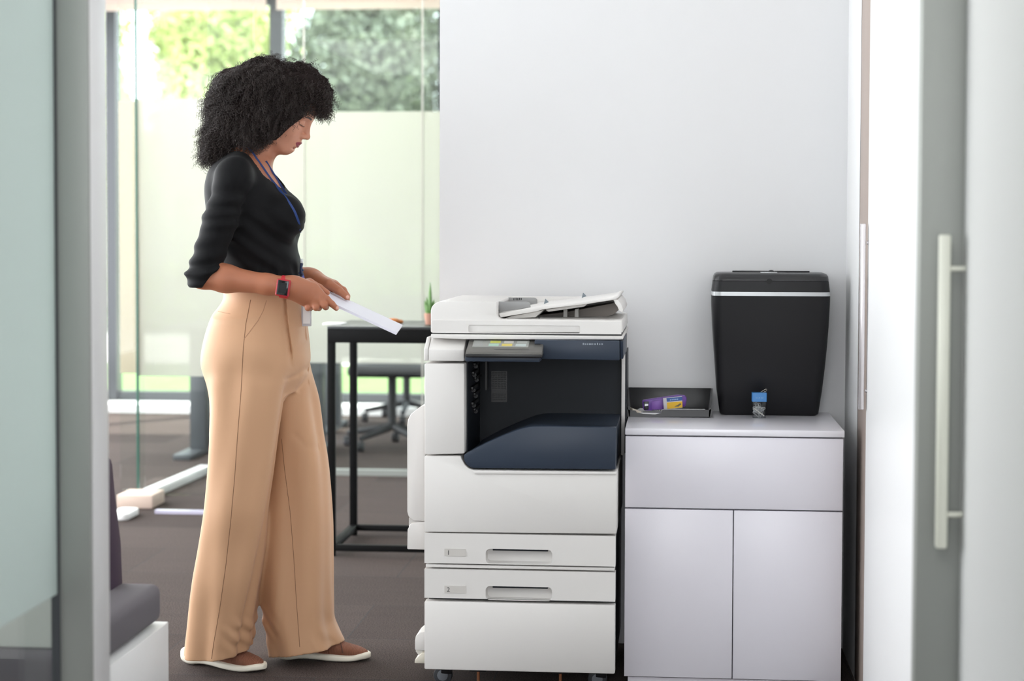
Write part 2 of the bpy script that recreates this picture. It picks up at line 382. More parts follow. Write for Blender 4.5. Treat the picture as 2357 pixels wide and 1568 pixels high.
# ---------------------------------------------------------------- outside
struct('lawn', BX(-30, 20, 12.76, 60, -.2, -.05), pm('lawn grass', (96, 124, 66), .9, var=.2, vscale=3))
struct('path', BX(-30, 20, 17.5, 23, -.06, -.04), pm('pale paving', (232, 228, 218), .8))
def leafy(name, c, r, col, n, label, seed, trunk=True, group='trees beyond the windows'):
    rg = np.random.RandomState(seed)
    root = empty(name, (c[0], c[1], -.05), label, 'tree', group)
    d = rg.normal(size=(n, 3)); d /= np.linalg.norm(d, axis=1)[:, None]
    lump = 1 + .22 * np.sin(d[:, 0] * 5 + seed) * np.sin(d[:, 1] * 4 + 1) + .15 * np.sin(d[:, 2] * 7 + seed * 2)
    pos = d * (rg.rand(n, 1) ** .35) * lump[:, None] * np.array(r) + np.array(c)
    u = rg.normal(size=(n, 3)); u /= np.linalg.norm(u, axis=1)[:, None]
    v = np.cross(u, rg.normal(size=(n, 3))); v /= np.linalg.norm(v, axis=1)[:, None]
    s = (.04 + .05 * rg.rand(n, 1))
    V = np.concatenate([pos - u * s, pos + v * s * .55, pos + u * s, pos - v * s * .55], 1).reshape(-1, 3)
    F = np.arange(4 * n).reshape(n, 4)
    me = bpy.data.meshes.new('crown'); me.from_pydata(V.tolist(), [], F.tolist())
    m = pm(name + ' leaves', col, .6, var=.35, vscale=1.2); b = m.node_tree.nodes['Principled BSDF']
    o = link_mesh('crown', me, m, root, None)
    MB().tube([(c[0], c[1], -.05), (c[0] + .05, c[1], c[2] * .5), (c[0], c[1], c[2] + r[2] * .3)], [.16, .13, .08], 10).build('trunk', pm(name + ' bark', (96, 84, 72), .9), root)
T = [((-8.9, 26, 3.5), (.85, 1.0, 1.9), (196, 208, 132), 'sunny yellow green tree outside, seen between the dark jamb and the glass edge'),
     ((-6.7, 26, 3.6), (.85, 1.0, 2.0), (204, 214, 142), 'yellow green tree outside, behind the window pane above the hair'),
     ((-4.5, 26, 3.5), (.85, 1.0, 2.0), (122, 132, 112), 'dark grey green tree outside, showing beyond the curly fringe of hair'),
     ((-2.3, 26, 3.5), (.85, 1.0, 2.0), (136, 150, 112), 'mid green tree outside, at the pane edge next to the white wall'),
     ((-10.2, 29.6, 3.9), (1.05, .8, 2.6), (206, 216, 140), 'tall yellow green tree in the second row outside, beyond the jamb'),
     ((-7.4, 29.6, 3.9), (1.05, .8, 2.6), (200, 214, 136), 'tall pale green tree in the second row, filling the gap above the hair'),
     ((-4.6, 29.6, 3.9), (1.05, .8, 2.6), (150, 158, 138), 'tall grey green tree in the second row, right behind the dark one'),
     ((-1.8, 29.6, 3.9), (1.05, .8, 2.6), (160, 172, 132), 'tall green tree in the second row, mostly hidden by the white wall')]
for i, (c, r, col, lb) in enumerate(T): leafy('tree', c, r, col, 14000, lb, 11 + i)
for i, (x, col) in enumerate(((-8.7, (150, 176, 84)), (-6.3, (150, 176, 84)), (-3.9, (130, 164, 84)), (-1.5, (130, 164, 84)))):
    rg = np.random.RandomState(40 + i); n = 5000
    pos = rg.rand(n, 3) * np.array([1.9, .8, .95]) + np.array([x - .95, 22.9, -.05])
    pos[:, 2] *= 1 + .25 * np.sin(pos[:, 0] * 4)
    u = rg.normal(size=(n, 3)) * .07; v = rg.normal(size=(n, 3)) * .05
    V = np.concatenate([pos - u, pos + v, pos + u, pos - v], 1).reshape(-1, 3)
    me = bpy.data.meshes.new('hedge'); me.from_pydata(V.tolist(), [], np.arange(4 * n).reshape(n, 4).tolist())
    o = link_mesh('hedge', me, pm('hedge leaves', col, .7, var=.3, vscale=2), None, None)
    tag(o, 'clipped green hedge outside, ' + ['beyond the dark jamb and the glass edge', 'beyond the trousers and the frosted film', 'beyond the black high table', 'hidden mostly by the copier wall'][i], 'hedge', 'hedges outside the windows')
gw = BX(-14, 10, 31, 31.3, -.05, 3.0).build('garden_wall', pm('pale garden wall', (238, 234, 216), .8))
tag(gw, 'long pale garden wall behind the hedges outside', 'garden wall')

# ---------------------------------------------------------------- far office furniture
# black high table
YT = 6.9
bt = empty('high_table', (*P(870, 1140, YT)[:2], 0), 'black metal high table with deep apron and open tube frame, just beyond the copier', 'table')
m = pm('black powder coat', (9, 9, 10), .6, spec=.15)
tx0, tx1 = P(753, 760, YT)[0], P(1100, 760, YT)[0]; tz1, tz0 = P(870, 752, YT)[2], P(870, 790, YT)[2]
MB().box(tx0, tx1, YT, YT + .5, tz1 - .012, tz1, bev=.002).build('table_top', pm('dark table top', (40, 43, 45), .35), bt)
MB().box(tx0, tx1, YT, YT + .5, tz0, tz1 - .012, bev=.002).build('apron', m, bt)
for yy in (YT + .0, YT + .478):
    for xx in (tx0, tx1 - .03): MB().box(xx, xx + .03, yy, yy + .022, 0, tz0, bev=.002).build('leg', m, bt)
for yy in (YT, YT + .478): MB().box(tx0 + .03, tx1 - .03, yy, yy + .022, .02, .045, bev=.002).build('floor_rail', m, bt)
for xx in (tx0, tx1 - .03): MB().box(xx, xx + .03, YT + .022, YT + .478, .02, .045, bev=.002).build('side_rail', m, bt)
# succulent in pot and orange toy-like dried flower on it
sx = P(990, 700, YT + .2)
pl = empty('potted_succulent', (sx[0], YT + .2, tz1), 'small succulent with upright green leaves in a pinkish pot beside the copier lid', 'plant')
MB().cyl((sx[0], YT + .2, tz1 + .022), .018, .044, r2=.024).build('pot', pm('terracotta pink', (188, 140, 120), .6), pl)
lf = MB()
for k in range(9):
    a = k * 2.4; rr = .012 if k else 0
    hgt = .13 if k == 0 else .075 - .004 * k
    b0 = Vector((sx[0] + math.cos(a) * rr * .6, YT + .2 + math.sin(a) * rr * .6, tz1 + .035)); e = b0 + Vector((math.cos(a) * rr * 1.2, math.sin(a) * rr, hgt))
    lf.tube([b0, b0.lerp(e, .35), b0.lerp(e, .7), e], [.006, .0085, .006, .0008], 8)
lf.build('leaves', pm('succulent green', (92, 132, 66), .5), pl)
ox = P(905, 740, YT + .2)
og = MB().ball((ox[0], YT + .2, tz1 + .012), .02, (1.4, 1, .6)).ball((ox[0] + .022, YT + .21, tz1 + .009), .013, (1.4, 1, .7)).build('orange_bowl', pm('orange brown', (196, 120, 62), .5))
tag(og, 'small orange brown lump on the black high table behind the sheets of paper', 'ornament')
wx = P(770, 745, YT + .2)
wo = MB().prism(rrect(wx[0] - .03, wx[0] + .05, YT + .1, YT + .2, .01), tz1, tz1 + .006, axis='z', bev=.001).build('notepad', M['doorwhite'])
tag(wo, 'small white notepad at the near end of the black high table', 'notepad')

# desks far back: dark desk with post legs, and chair bases
YD = 10.0
dm = pm('charcoal metal', (72, 76, 80), .5)
def desk(cx0, cx1, y0, lab):
    z = .74; r = empty('office_desk', ((cx0 + cx1) / 2, y0, 0), lab, 'desk', 'desks in the far office')
    MB().box(cx0, cx1, y0, y0 + .7, z - .025, z, bev=.003).build('desk_top', pm('desk top grey', (120, 122, 122), .5), r)
    for xx in (cx0 + .05, cx1 - .14): MB().box(xx, xx + .09, y0 + .3, y0 + .42, .03, z - .025, bev=.003).build('leg', dm, r)
    for xx in (cx0 + .03, cx1 - .16): MB().box(xx, xx + .1, y0 + .02, y0 + .68, 0, .03, bev=.003).build('foot', dm, r)
    MB().box(cx0 + .14, cx1 - .14, y0 + .34, y0 + .38, z - .28, z - .025).build('modesty_panel', dm, r)
lx = P(457, 1000, YD)[0]
desk(lx - .1, lx + .75, YD - .3, 'grey desk with a charcoal post leg showing left of the trousers, beyond the glass')
dx = P(800, 900, 11.0)[0]
desk(dx - .25, dx + 1.0, 11.0, 'charcoal desk seen through the legs of the black high table')
def chair(x, y, rz, lab):
    r = empty('office_chair', (x, y, 0), lab, 'chair', 'swivel chairs in the far office'); k = pm('chair black', (44, 46, 50), .6)
    MB().box(x - .23, x + .23, y - .22, y + .22, .42, .49, bev=.03, seg=3).build('seat', k, r)
    MB().box(x - .21, x + .21, y + .2, y + .25, .52, .82, bev=.02, seg=3).build('backrest', k, r)
    MB().cyl((x, y, .26), .025, .32).build('column', k, r)
    for j in range(5):
        a = rz + j * 2 * math.pi / 5; e = (x + .28 * math.cos(a), y + .28 * math.sin(a), .075)
        MB().tube([(x, y, .12), e], [.022, .015], 8).build('base_arm', k, r)
        MB().cyl((e[0], e[1], .03), .03, .04, 'x', 16, bev=.004).build('caster', k, r)
c = P(795, 1048, 9.6); chair(c[0] + .12, 10.45, .4, 'black swivel chair whose casters show low between the high table legs')
c = P(895, 1000, 11.2); chair(c[0], 11.95, 1.0, 'black swivel chair further back, nearer the copier, seen through the high table')

# bench by the doorway
bl = XL
bn = empty('bench', (-1.5, 3.9, 0), 'dark grey cushioned bench on a white base just past the grey door jamb', 'bench')
bx = P(388, 1427, 4.16)[0]; cx_ = P(374, 1343, 4.14)[0]; bz = P(388, 1427, 4.16)[2]; cz = P(374, 1343, 4.14)[2]
MB().box(-2.0, bx, 3.45, 4.16, 0, bz - .004, bev=.003).build('base', M['doorwhite'], bn)
cush = pm('dark grey fabric', (106, 101, 106), .85, bump=.5, bscale=500)
MB().box(-2.0, bx - .012, 3.44, 4.15, bz, cz, bev=.022, seg=4).build('cushion', cush, bn)
bk = MB(); e0 = P(261, 1300, 4.06)[0]
bk.prism([(-2.0, cz - .01), (e0, cz - .01), (e0 - .004, cz + .1), (e0 - .016, cz + .2), (e0 - .024, cz + .29), (e0 - .05, cz + .31), (-2.0, cz + .31)], 4.04, 4.14, bev=.012)
bk.build('backrest', pm('plum fabric', (66, 48, 66), .8), bn)
wb = BX(-1.9, -1.21, 3.46, 3.70, cz + .001, cz + .34, bev=.004).build('storage_box', pm('storage white', (214, 217, 210), .5))
tag(wb, 'white box standing on the bench behind the near frosted glass', 'box')
# ---------------------------------------------------------------- copier
YF, YK = 4.90, 5.46
cp = empty('multifunction_copier', (P(1200, 1500, YF)[0], 5.2, 0), 'large off-white office copier with a navy output bay and two numbered paper trays', 'copier')
def fx(px, py=1000, Y=YF): return P(px, py, Y)[0]
def fz(py, px=1200, Y=YF): return P(px, py, Y)[2]
def PP(pts, Y=YF): return [(P(a, b, Y)[0], P(a, b, Y)[2]) for a, b in pts]
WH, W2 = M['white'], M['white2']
x0, x1 = fx(977, 1200), fx(1417, 1200)
zb = fz(1547); z2 = fz(1388); z3 = fz(1381); z4 = fz(1314.5); z5 = fz(1308); z6 = fz(1303); z7 = fz(1297); z8 = fz(1231); z9 = fz(1226)
# inner carcass: dark gaps between the panels
MB().box(x0 + .006, x1 - .001, YF + .041, YK, zb + .01, z9).build('carcass', M['blackp'], cp)
MB().box(x0 + .002, x1 - .004, YF + .055, YK - .002, zb + .005, z9 - .002, bev=.003).build('side_skin', W2, cp)
BX(x0, x1, YF, YF + .04, zb, z2 - .001, bev=.004).build('lower_door', WH, cp)
BX(x0 + .003, x1 - .002, YF + .004, YF + .04, fz(1311), fz(1304), bev=.0015).build('divider_strip', WH, cp)
def tray(za, zt, num, laby, hy0, hy1):
    mb = MB(); h0, h1 = fx(1118, 1280), fx(1271, 1280)
    mb.recess(x0, x1, za, zt, YF, YF + .04, h0, h1, fz(hy1), fz(hy0), .012, .03)
    t = mb.build('paper_tray', WH, cp)
    MB().box(h0 + .018, h1 - .012, YF + .008, YF + .028, fz(hy0 + 5), fz(hy0) - .0002, bev=.001).build('grip_bar', M['navyd'], t)
    lb = BX(fx(1023, laby), fx(1072, laby), YF - .0012, YF + .001, fz(laby + 8.5, 1050), fz(laby - 8.5, 1050)).build('number_plate', M['label'], t)
    text_mesh('number', num, .0175, M['ink'], t, fx(1028.5, laby), YF - .0013, fz(laby + 5.2, 1030))
tray(fz(1300.5), z8, '1', 1272, 1265, 1299)
tray(z3, z4, '2', 1357, 1351, 1383)
# body side left bulges (bypass tray and side cover)
ym = YF + .12
MB().prism(PP([(979, 932), (968, 936), (946, 953), (939, 966), (937, 980), (937, 1178), (940, 1190), (952, 1199), (979, 1201)], ym), ym, YK - .06, bev=.004).build('side_feeder', WH, cp)
MB().prism(PP([(979, 1201), (955, 1203), (944, 1207), (938, 1220), (937, 1265), (979, 1266)], ym), ym, YK - .06, bev=.003).build('side_cover', WH, cp)
MB().prism(PP([(979, 1190), (941, 1193), (941, 1212), (979, 1210)], ym + .02), ym + .02, YK - .1).build('side_hinge', W2, cp)
# lower front cover with the rounded corner that takes the output tray
zc = lambda py: fz(py)
cov = MB(); pts = [(977, 1225), (977, 1050)] + [(1060, 1050), (1063, 1058), (1070, 1070), (1079, 1078.5), (1090, 1082)] + [(1420, 1086), (1419, 1230)]
cov.prism(PP(pts), YF, YF + .06, bev=.0035, ang=40)
cov.build('front_cover', WH, cp)
MB().prism(PP([(978, 1226), (978, 1054), (1056, 1054), (1062, 1068), (1075, 1084), (1420, 1090), (1419, 1230)]), YF + .05, YK, bev=.002).build('main_body', W2, cp)
# ledge under the tray (bevelled strip)
MB().prism(PP([(1090, 1083), (1420, 1087), (1418, 1093), (1092, 1091)]), YF - .004, YF + .01, bev=.0018).build('front_ledge', WH, cp)
# left column
colp = MB().prism(PP([(977, 1047), (977, 837), (1069, 837), (1069, 1045)]), YF, YF + .12, bev=.004); colp.build('left_column', WH, cp)
MB().box(fx(978), fx(1065), YF + .12, YK, fz(1047), fz(800), bev=.003).build('left_column_body', W2, cp)
# sloping top of the column: profile in (y,z)
zz = [fz(833), fz(806), fz(779, 1200, YF + .055)]
MB().prism([(YF, zz[0]), (YF, zz[1]), (YF + .055, zz[2]), (YF + .3, zz[2]), (YF + .3, zz[0])], fx(986, 820), fx(1068, 820), axis='x', bev=.0025).build('column_cap', WH, cp)
MB().prism([(YF - .0, zz[0]), (YF, zz[1] + .002), (YF + .055, zz[2] + .002), (YF + .3, zz[2]), (YF + .3, zz[0])], fx(976, 820), fx(985.3, 820), axis='x', bev=.0025).build('column_end_cap', WH, cp)
# scanner deck
MB().prism(PP([(990, 779), (990, 770), (1434, 775), (1434, 782), (1425, 783), (1068, 782)]), YF + .015, YK, bev=.002).build('scanner_deck', WH, cp)
MB().box(fx(990, 770), fx(1430, 770), YF + .03, YK - .03, fz(776), fz(764), bev=0).build('lid_gap', M['blackp'], cp)
# lid with document feeder
LF = YF + .02
lid = MB()
hx0, hx1 = P(1078, 757, LF)[0], P(1335, 757, LF)[0]
lid.recess(P(992, 757, LF)[0] + .004, P(1430, 757, LF)[0], P(1200, 768, LF)[2], P(1200, 739, LF)[2], LF, LF + .06, hx0, hx1, P(1200, 766.5, LF)[2], P(1200, 749, LF)[2], .005, .018)
lid.build('lid_front', WH, cp)
MB().prism(PP([(991, 766), (991, 716), (993, 708), (998, 701), (1006, 696), (1016, 694), (1143, 695), (1143, 724), (1146, 731), (1152, 735), (1432, 738), (1434, 766)], LF), LF + .003, YK - .04, bev=.0035, ang=40).build('feeder_lid', WH, cp)
# top hump of the feeder falling away to the back
MB().prism(PP([(1000, 700), (1010, 697), (1143, 698), (1143, 735), (1000, 735)], LF), LF + .05, YK - .06, bev=.003).build('feeder_cover', WH, cp)
MB().prism(PP([(1042, 694.5), (1060, 694.5), (1060, 696), (1042, 696)], LF + .16), LF + .13, LF + .15).build('feeder_latch', M['whitein'], cp)
# original tray
TF, TB = LF + .035, YK - .1
MB().prism(PP([(1148, 722), (1222, 708), (1245, 704.5), (1340, 694), (1410, 684), (1417, 680.5), (1423, 678.5), (1426, 681), (1424, 685), (1416, 690), (1352, 700), (1250, 712.5), (1236, 717), (1152, 731)], TF), TF, TB, bev=.0025, ang=45).build('document_tray', WH, cp)
MB().prism(PP([(1176, 728), (1250, 714), (1240, 724), (1232, 731), (1160, 734)], TF + .02), TF + .02, TB - .02, bev=.002).build('tray_hinge_cover', W2, cp)
MB().prism(PP([(1255, 713), (1352, 699), (1345, 706), (1262, 718)], TF + .03), TF + .03, TB - .03, bev=.0015).build('tray_rib', W2, cp)
# curved stop at the end, grey underside
ear = [(1414, 689), (1424, 692), (1430, 700), (1434, 712), (1434, 720), (1425, 726), (1404, 734), (1385, 736), (1330, 736), (1345, 733), (1378, 728), (1400, 716), (1408, 702)]
MB().prism(PP([(1412, 688), (1422, 690), (1430, 700), (1434.5, 713), (1433, 720), (1425, 716), (1421, 706), (1415, 698)], TF), TF + .004, TB, bev=.002, ang=50).build('curved_stop', WH, cp)
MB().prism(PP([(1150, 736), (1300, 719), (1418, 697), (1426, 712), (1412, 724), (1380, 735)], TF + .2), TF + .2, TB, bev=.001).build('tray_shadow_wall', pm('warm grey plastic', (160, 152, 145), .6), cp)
for a in (1296, 1322): MB().prism(PP([(a, 738), (a + 1, 712), (a + 9, 711), (a + 10, 738)], TF + .13), TF + .13, TF + .17, bev=.001).build('tray_strut', W2, cp)
MB().tube([P(1236, 727, TF + .03), P(1243, 735, TF + .03)], .0015, 6).build('support_rod', M['blackp'], cp)
G = M['guide']
MB().prism(PP([(1144, 694.5), (1212, 695), (1219, 698), (1221, 708), (1150, 718.5), (1146, 708)], TF + .03), TF + .03, TF + .045, bev=.002).build('paper_guide', G, cp)
gb = MB().prism(PP([(1160, 685), (1231, 685.5), (1236, 690), (1236, 702), (1160, 702)], TB - .08), TB - .08, TB - .065, bev=.002).build('paper_guide', G, cp)
for k, (u, v) in enumerate(((1182, 689), (1187, 688.2), (1191, 688.6), (1195, 688), (1199, 688.3))):
    p = P(u, v, TB - .081); MB().box(p[0], p[0] + .0022, TB - .0812, TB - .0795, p[2] - .003, p[2] + .003).build('guide_mark', M['ink'], gb)
for a, b in ((1252, 698), (1339, 684)):
    MB().prism(PP([(a, b + 2), (a + 3, b - 10), (a + 11, b - 2)], TF + .08), TF + .08, TF + .09).build('sheet_stop', pm('blue grey', (112, 122, 130), .5), cp)
MB().prism(PP([(1148, 683), (1300, 683), (1410, 684), (1420, 720), (1148, 720)], TB), TB, TB + .03, bev=.003).build('rear_feeder_wall', WH, cp)
# navy header, bay and output tray
N, ND = M['navy'], M['navyd']
hd = MB().prism(PP([(1230, 783), (1426, 785), (1426, 830), (1230, 827)]), YF + .002, YK - .1, bev=.003).build('bay_header', N, cp)
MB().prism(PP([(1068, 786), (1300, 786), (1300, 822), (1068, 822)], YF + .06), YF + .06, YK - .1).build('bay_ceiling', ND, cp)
MB().prism([(YF + .01, fz(784)), (YF + .4, fz(784)), (YF + .4, fz(826)), (YF + .03, fz(826))], fx(1426), fx(1432.5), axis='x', bev=.001).build('header_side', N, cp)
lg = MB()
for k, a in enumerate((1341, 1346, 1350.5, 1355, 1359, 1363, 1368, 1374, 1379, 1384)):
    p = P(a, 792.5, YF); lg.box(p[0], p[0] + (.0032 if k % 3 else .0042), YF + .0005, YF + .003, p[2] - .002, p[2] + (.0034 if k in (0, 7) else .002), bev=.0006)
lg.build('faded_logo', pm('faded logo grey', (142, 150, 160), .7), cp)
yr = 5.26
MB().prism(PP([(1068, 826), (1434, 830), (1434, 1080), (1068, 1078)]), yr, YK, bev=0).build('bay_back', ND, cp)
MB().box(P(1434, 900, yr)[0] - .004, P(1434, 900, yr)[0] + .006, yr - .02, YK, fz(1080), fz(784), bev=.001).build('right_edge_trim', M['white'], cp)
vg = MB(); 
for k in range(16):
    for j in range(5):
        if k in (10, 11): continue
        p = P(1133 + j * 6.6, 857 + k * 4.2, yr); vg.box(p[0], p[0] + .0062, yr - .001, yr + .001, p[2] - .0012, p[2] + .0012)
p0 = P(1131, 854, yr); p1 = P(1167, 926, yr)
MB().box(p0[0], p1[0], yr - .0004, yr + .002, p1[2], p0[2]).build('vent_recess', M['blackp'], cp)
vg.build('vent_grille', pm('vent slats', (40, 42, 44), .6), cp)
# inner left wall of the bay with exit rollers
iw = MB(); xw = fx(1072, 900)
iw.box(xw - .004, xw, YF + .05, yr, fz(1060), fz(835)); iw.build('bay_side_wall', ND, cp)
ir = MB()
for k, (py, y_) in enumerate(((850, .20), (868, .16), (884, .22), (903, .14), (921, .2), (940, .15), (958, .2))):
    z = fz(py); ir.box(xw, xw + .008, YF + y_ - .03, YF + y_ + .1, z - .006, z + .003, bev=.001)
    ir.cyl((xw + .006, YF + y_, z - .008), .006, .012, 'y', 12)
ir.build('exit_rollers', M['blackp'], cp)
MB().box(xw + .02, xw + .026, yr - .05, yr - .02, fz(922), fz(838)).build('exit_flap', M['blackp'], cp)
top = [(1068, 1047), (1091, 1034), (1115, 1021.5), (1137, 1011.5), (1160, 1001.5), (1183, 992.5), (1195, 988), (1207, 984.5), (1220, 982), (1235, 981), (1262, 981), (1419, 984)]
bot = [(1417, 1081), (1090, 1078), (1080, 1074.5), (1073, 1068), (1068.5, 1060)]
MB().prism(PP(top + bot), YF - .002, YF + .06, bev=.003, ang=50).build('output_tray_front', N, cp)
# tray surface sweeping back and up to the right
ring = []
for t_ in (0, .25, .5, .75, 1):
    Y = YF + .02 + t_ * (yr - YF - .02)
    ring.append([(P(a, b, YF)[0] + (0 if a > 1300 else t_ * .012), Y, P(a, b, YF)[2] - (.004 * math.sin(t_ * math.pi) if a < 1400 else 0)) for a, b in top] + [(P(a, b, YF)[0], Y, P(a, b, YF)[2]) for a, b in bot])
MB().loft(ring).build('output_tray', N, cp)
p = P(1395, 972, YF + .05)
# control panel: tilted slab
cpz = fz(783, 1160, YF + .02); cfz = P(1160, 812, YF - .05)[2]
prof = [(YF + .03, cpz), (YF - .055, cfz + .001), (YF - .056, cfz - .011), (YF + .03, cpz - .03)]
pa, pb = P(1074, 800, YF - .03)[0], P(1249, 800, YF - .03)[0]
cpl = MB().prism(prof, pa, pb, axis='x', bev=.003).build('control_panel', M['panelgrey'], cp)
MB().prism([(YF - .0575, cfz - .004), (YF - .0575, cfz - .013), (YF + .02, cfz - .013), (YF + .02, cfz - .004)], pa + .001, pb - .001, axis='x', bev=.002).build('panel_lip', M['blackp'], cpl)
MB().box(P(1072, 830, YF - .03)[0], P(1243, 830, YF - .03)[0], YF - .045, YF + .06, P(1160, 833, YF - .045)[2], P(1160, 821, YF - .045)[2], bev=.002).build('panel_bracket', N, cpl)
sl = (cpz - cfz - .001) / .085
def onpanel(px0, px1, t0, t1, name, mat, lift=.0012, par=None):
    xa, xb = P(px0, 800, YF - .02)[0], P(px1, 800, YF - .02)[0]
    y0_, y1_ = YF - .055 + .085 * t0, YF - .055 + .085 * t1
    z0_, z1_ = cfz + .001 + (y0_ - YF + .055) * sl, cfz + .001 + (y1_ - YF + .055) * sl
    return MB().prism([(y0_, z0_ + lift), (y1_, z1_ + lift), (y1_, z1_ - .001), (y0_, z0_ - .001)], xa, xb, axis='x').build(name, mat, par or cpl)
scn = onpanel(1087, 1216, .40, .93, 'screen', pm('screen glass', (150, 152, 147), .15))
keys = [((158, 160, 156), 1091, 1108), ((196, 198, 104), 1126, 1150), ((196, 192, 188), 1158, 1180), ((176, 178, 174), 1188, 1212)]
for i, (c, a, b) in enumerate(keys): onpanel(a, b, .70, .88, 'screen_key', pm('key%d' % i, c, .25), .0016, scn)
keys = [((150, 152, 150), 1090, 1110), ((160, 192, 176), 1124, 1147), ((208, 188, 96), 1154, 1178), ((176, 186, 184), 1186, 1210)]
for i, (c, a, b) in enumerate(keys): onpanel(a, b, .46, .64, 'screen_key', pm('keyb%d' % i, c, .25), .0016, scn)
onpanel(1230, 1242, .62, .72, 'home_button', M['blackp'])
onpanel(1140, 1220, .2, .23, 'groove', M['blackp'], .0003)
# feet, casters
zc_ = P(1020, 1568, 4.97)
for (a, y) in ((1020, 4.97), (1375, 4.97), (1030, 5.36), (1380, 5.36)):
    q = P(a, 1568, y); r = .026
    cs = MB().cyl((q[0], y, r), r, .022, 'y', 32, bev=.004).build('caster', M['rubber'], cp)
    MB().cyl((q[0], y - .012, r), .015, .004, 'y', 24, bev=.001).build('caster_hub', pm('hub grey', (112, 116, 122), .4), cs)
    MB().prism([(q[0] - .004, r + .006), (q[0] + .024, r + .004), (q[0] + .028, zb + .012), (q[0] - .004, zb + .012)], y - .016, y + .016, bev=.002).build('caster_fork', M['blackp'], cs)
for a in (1101, 1290):
    q = P(a, 1556, 4.96)
    MB().box(q[0] - .024, q[0] + .024, 4.945, 4.975, zb - .014, zb + .004, bev=.002).build('foot_bracket', M['blackp'], cp)
    MB().cyl((q[0], 4.96, zb / 2 - .004), .0045, zb - .012, 'z', 12).build('levelling_screw', M['screw'], cp)
# stabiliser foot on the left
sy = YF + .1
MB().prism(PP([(980, 1454), (966, 1456), (957, 1464), (955, 1475), (955, 1497), (980, 1499)], sy), sy, sy + .1, bev=.003).build('stabiliser_housing', WH, cp)
MB().prism(PP([(980, 1503), (970, 1505), (955, 1519), (954, 1527), (980, 1528)], sy), sy, sy + .12, bev=.002).build('stabiliser_foot', pm('cream plastic', (226, 220, 204), .5), cp)
MB().prism(PP([(980, 1498), (957, 1497), (957, 1500), (980, 1530)], sy + .03), sy + .03, sy + .08).build('stabiliser_arm', W2, cp)

# ---------------------------------------------------------------- cabinet
YC = 5.0
cb = empty('side_cabinet', (P(1690, 1500, YC)[0], 5.25, 0), 'white lacquered side cabinet with a drawer above two doors, beside the copier', 'cabinet')
CB = M['cab']; kx = lambda a, b=1200: P(a, b, YC)[0]; kz = lambda b, a=1690: P(a, b, YC)[2]
cx0, cx1 = kx(1439, 1100), kx(1942, 1100)
MB().box(cx0 - .001, cx1 + .001, YC - .003, YW - .004, kz(1004), kz(989), bev=.0015).build('cabinet_top', M['cabtop'], cb)
MB().box(cx0 + .002, cx1 - .003, YC + .018, YW - .006, kz(1562), kz(1005)).build('carcass', pm('cabinet carcass', (150, 148, 156), .5), cb)
MB().box(cx0, cx1 - .002, YC, YC + .018, kz(1172), kz(1007.5), bev=.001).build('drawer', CB, cb)
MB().box(cx0, kx(1685.5, 1370), YC, YC + .018, kz(1563), kz(1175.5), bev=.001).build('door', CB, cb)
MB().box(kx(1688, 1370), cx1 - .002, YC, YC + .018, kz(1563), kz(1175.5), bev=.001).build('door', CB, cb)
MB().box(cx0 + .01, cx1 - .01, YC + .01, YW - .05, 0, kz(1566)).build('plinth', CB, cb)
ZT = kz(989)

# shredder
SY = 5.395
sh = empty('paper_shredder', (P(1773, 950, SY)[0], 5.44, ZT), 'tall black paper shredder bin with a silver band, standing on the white cabinet', 'shredder')
def sring(px0, px1, py, yf, yb, r, e=2.6, n=48):
    xa, xb = P(px0, py, SY)[0], P(px1, py, SY)[0]; z = P(1773, py, SY)[2]
    return xa, xb, z
def rr3(xa, xb, ya, yb, z, r, n=6): return [(a, b, z) for a, b in rrect(xa, xb, ya, yb, r, n)]
prof = [(957.5, 1662, 1880, 5.40, .02), (953, 1657, 1885, 5.396, .022), (900, 1650, 1892, 5.375, .024), (850, 1646.5, 1897.5, 5.36, .026), (800, 1643, 1902, 5.35, .027), (750, 1640, 1906, 5.345, .028), (700, 1638, 1908.5, 5.34, .028), (680, 1638, 1909, 5.338, .028)]
SB = YW - .012
rings = [rr3(P(a, py, SY)[0], P(b, py, SY)[0], y, SB, max(ZT + .0005, P(1773, py, SY)[2]), r) for py, a, b, y, r in prof]
MB().loft(rings).build('bin', M['shred'], sh)
z_ = lambda py: P(1773, py, SY)[2]
def band(name, pys, mat, par, grow):
    rs = [rr3(P(a, py, SY)[0] , P(b, py, SY)[0], y - grow, SB, z_(py), .028) for py, a, b, y in pys]
    return MB().loft(rs).build(name, mat, par)
band('silver_band', [(680, 1638, 1909, 5.338), (671, 1638, 1909, 5.338)], M['silver'], sh, .0008)
hdp = band('cutter_head', [(671, 1638.5, 1908.5, 5.339), (655, 1640.5, 1907, 5.341), (646.5, 1641.5, 1906, 5.342)], M['shred'], sh, 0)
lidb = [(645.5, 1641.5, 1906, 5.342), (636, 1643, 1905, 5.344), (631, 1646, 1902, 5.350), (628, 1652, 1896, 5.37)]
lid_ = band('head_lid', lidb, pm('satin black lid', (40, 40, 42), .3), sh, 0)
MB().box(P(1686, 630, 5.44)[0], P(1864, 630, 5.44)[0], 5.45, 5.456, z_(628), P(1773, 623.5, 5.45)[2], bev=.0005).build('paper_slot', M['blackp'], lid_)
MB().ball(tuple(P(1775, 629, 5.42)), .012, (1, .8, .8), 3).build('button', M['blackp'], lid_)
MB().box(P(1750, 630, 5.40)[0], P(1788, 630, 5.40)[0], 5.385, 5.41, z_(628) - .001, z_(628) + .002, bev=.0006).build('control_strip', M['silver'], lid_)
qn = P(1771, 648, 5.34)
MB().cyl((qn[0], 5.3425, qn[2]), .0085, .004, 'y', 24).build('finger_notch', pm('notch black', (16, 16, 18), .6), hdp)

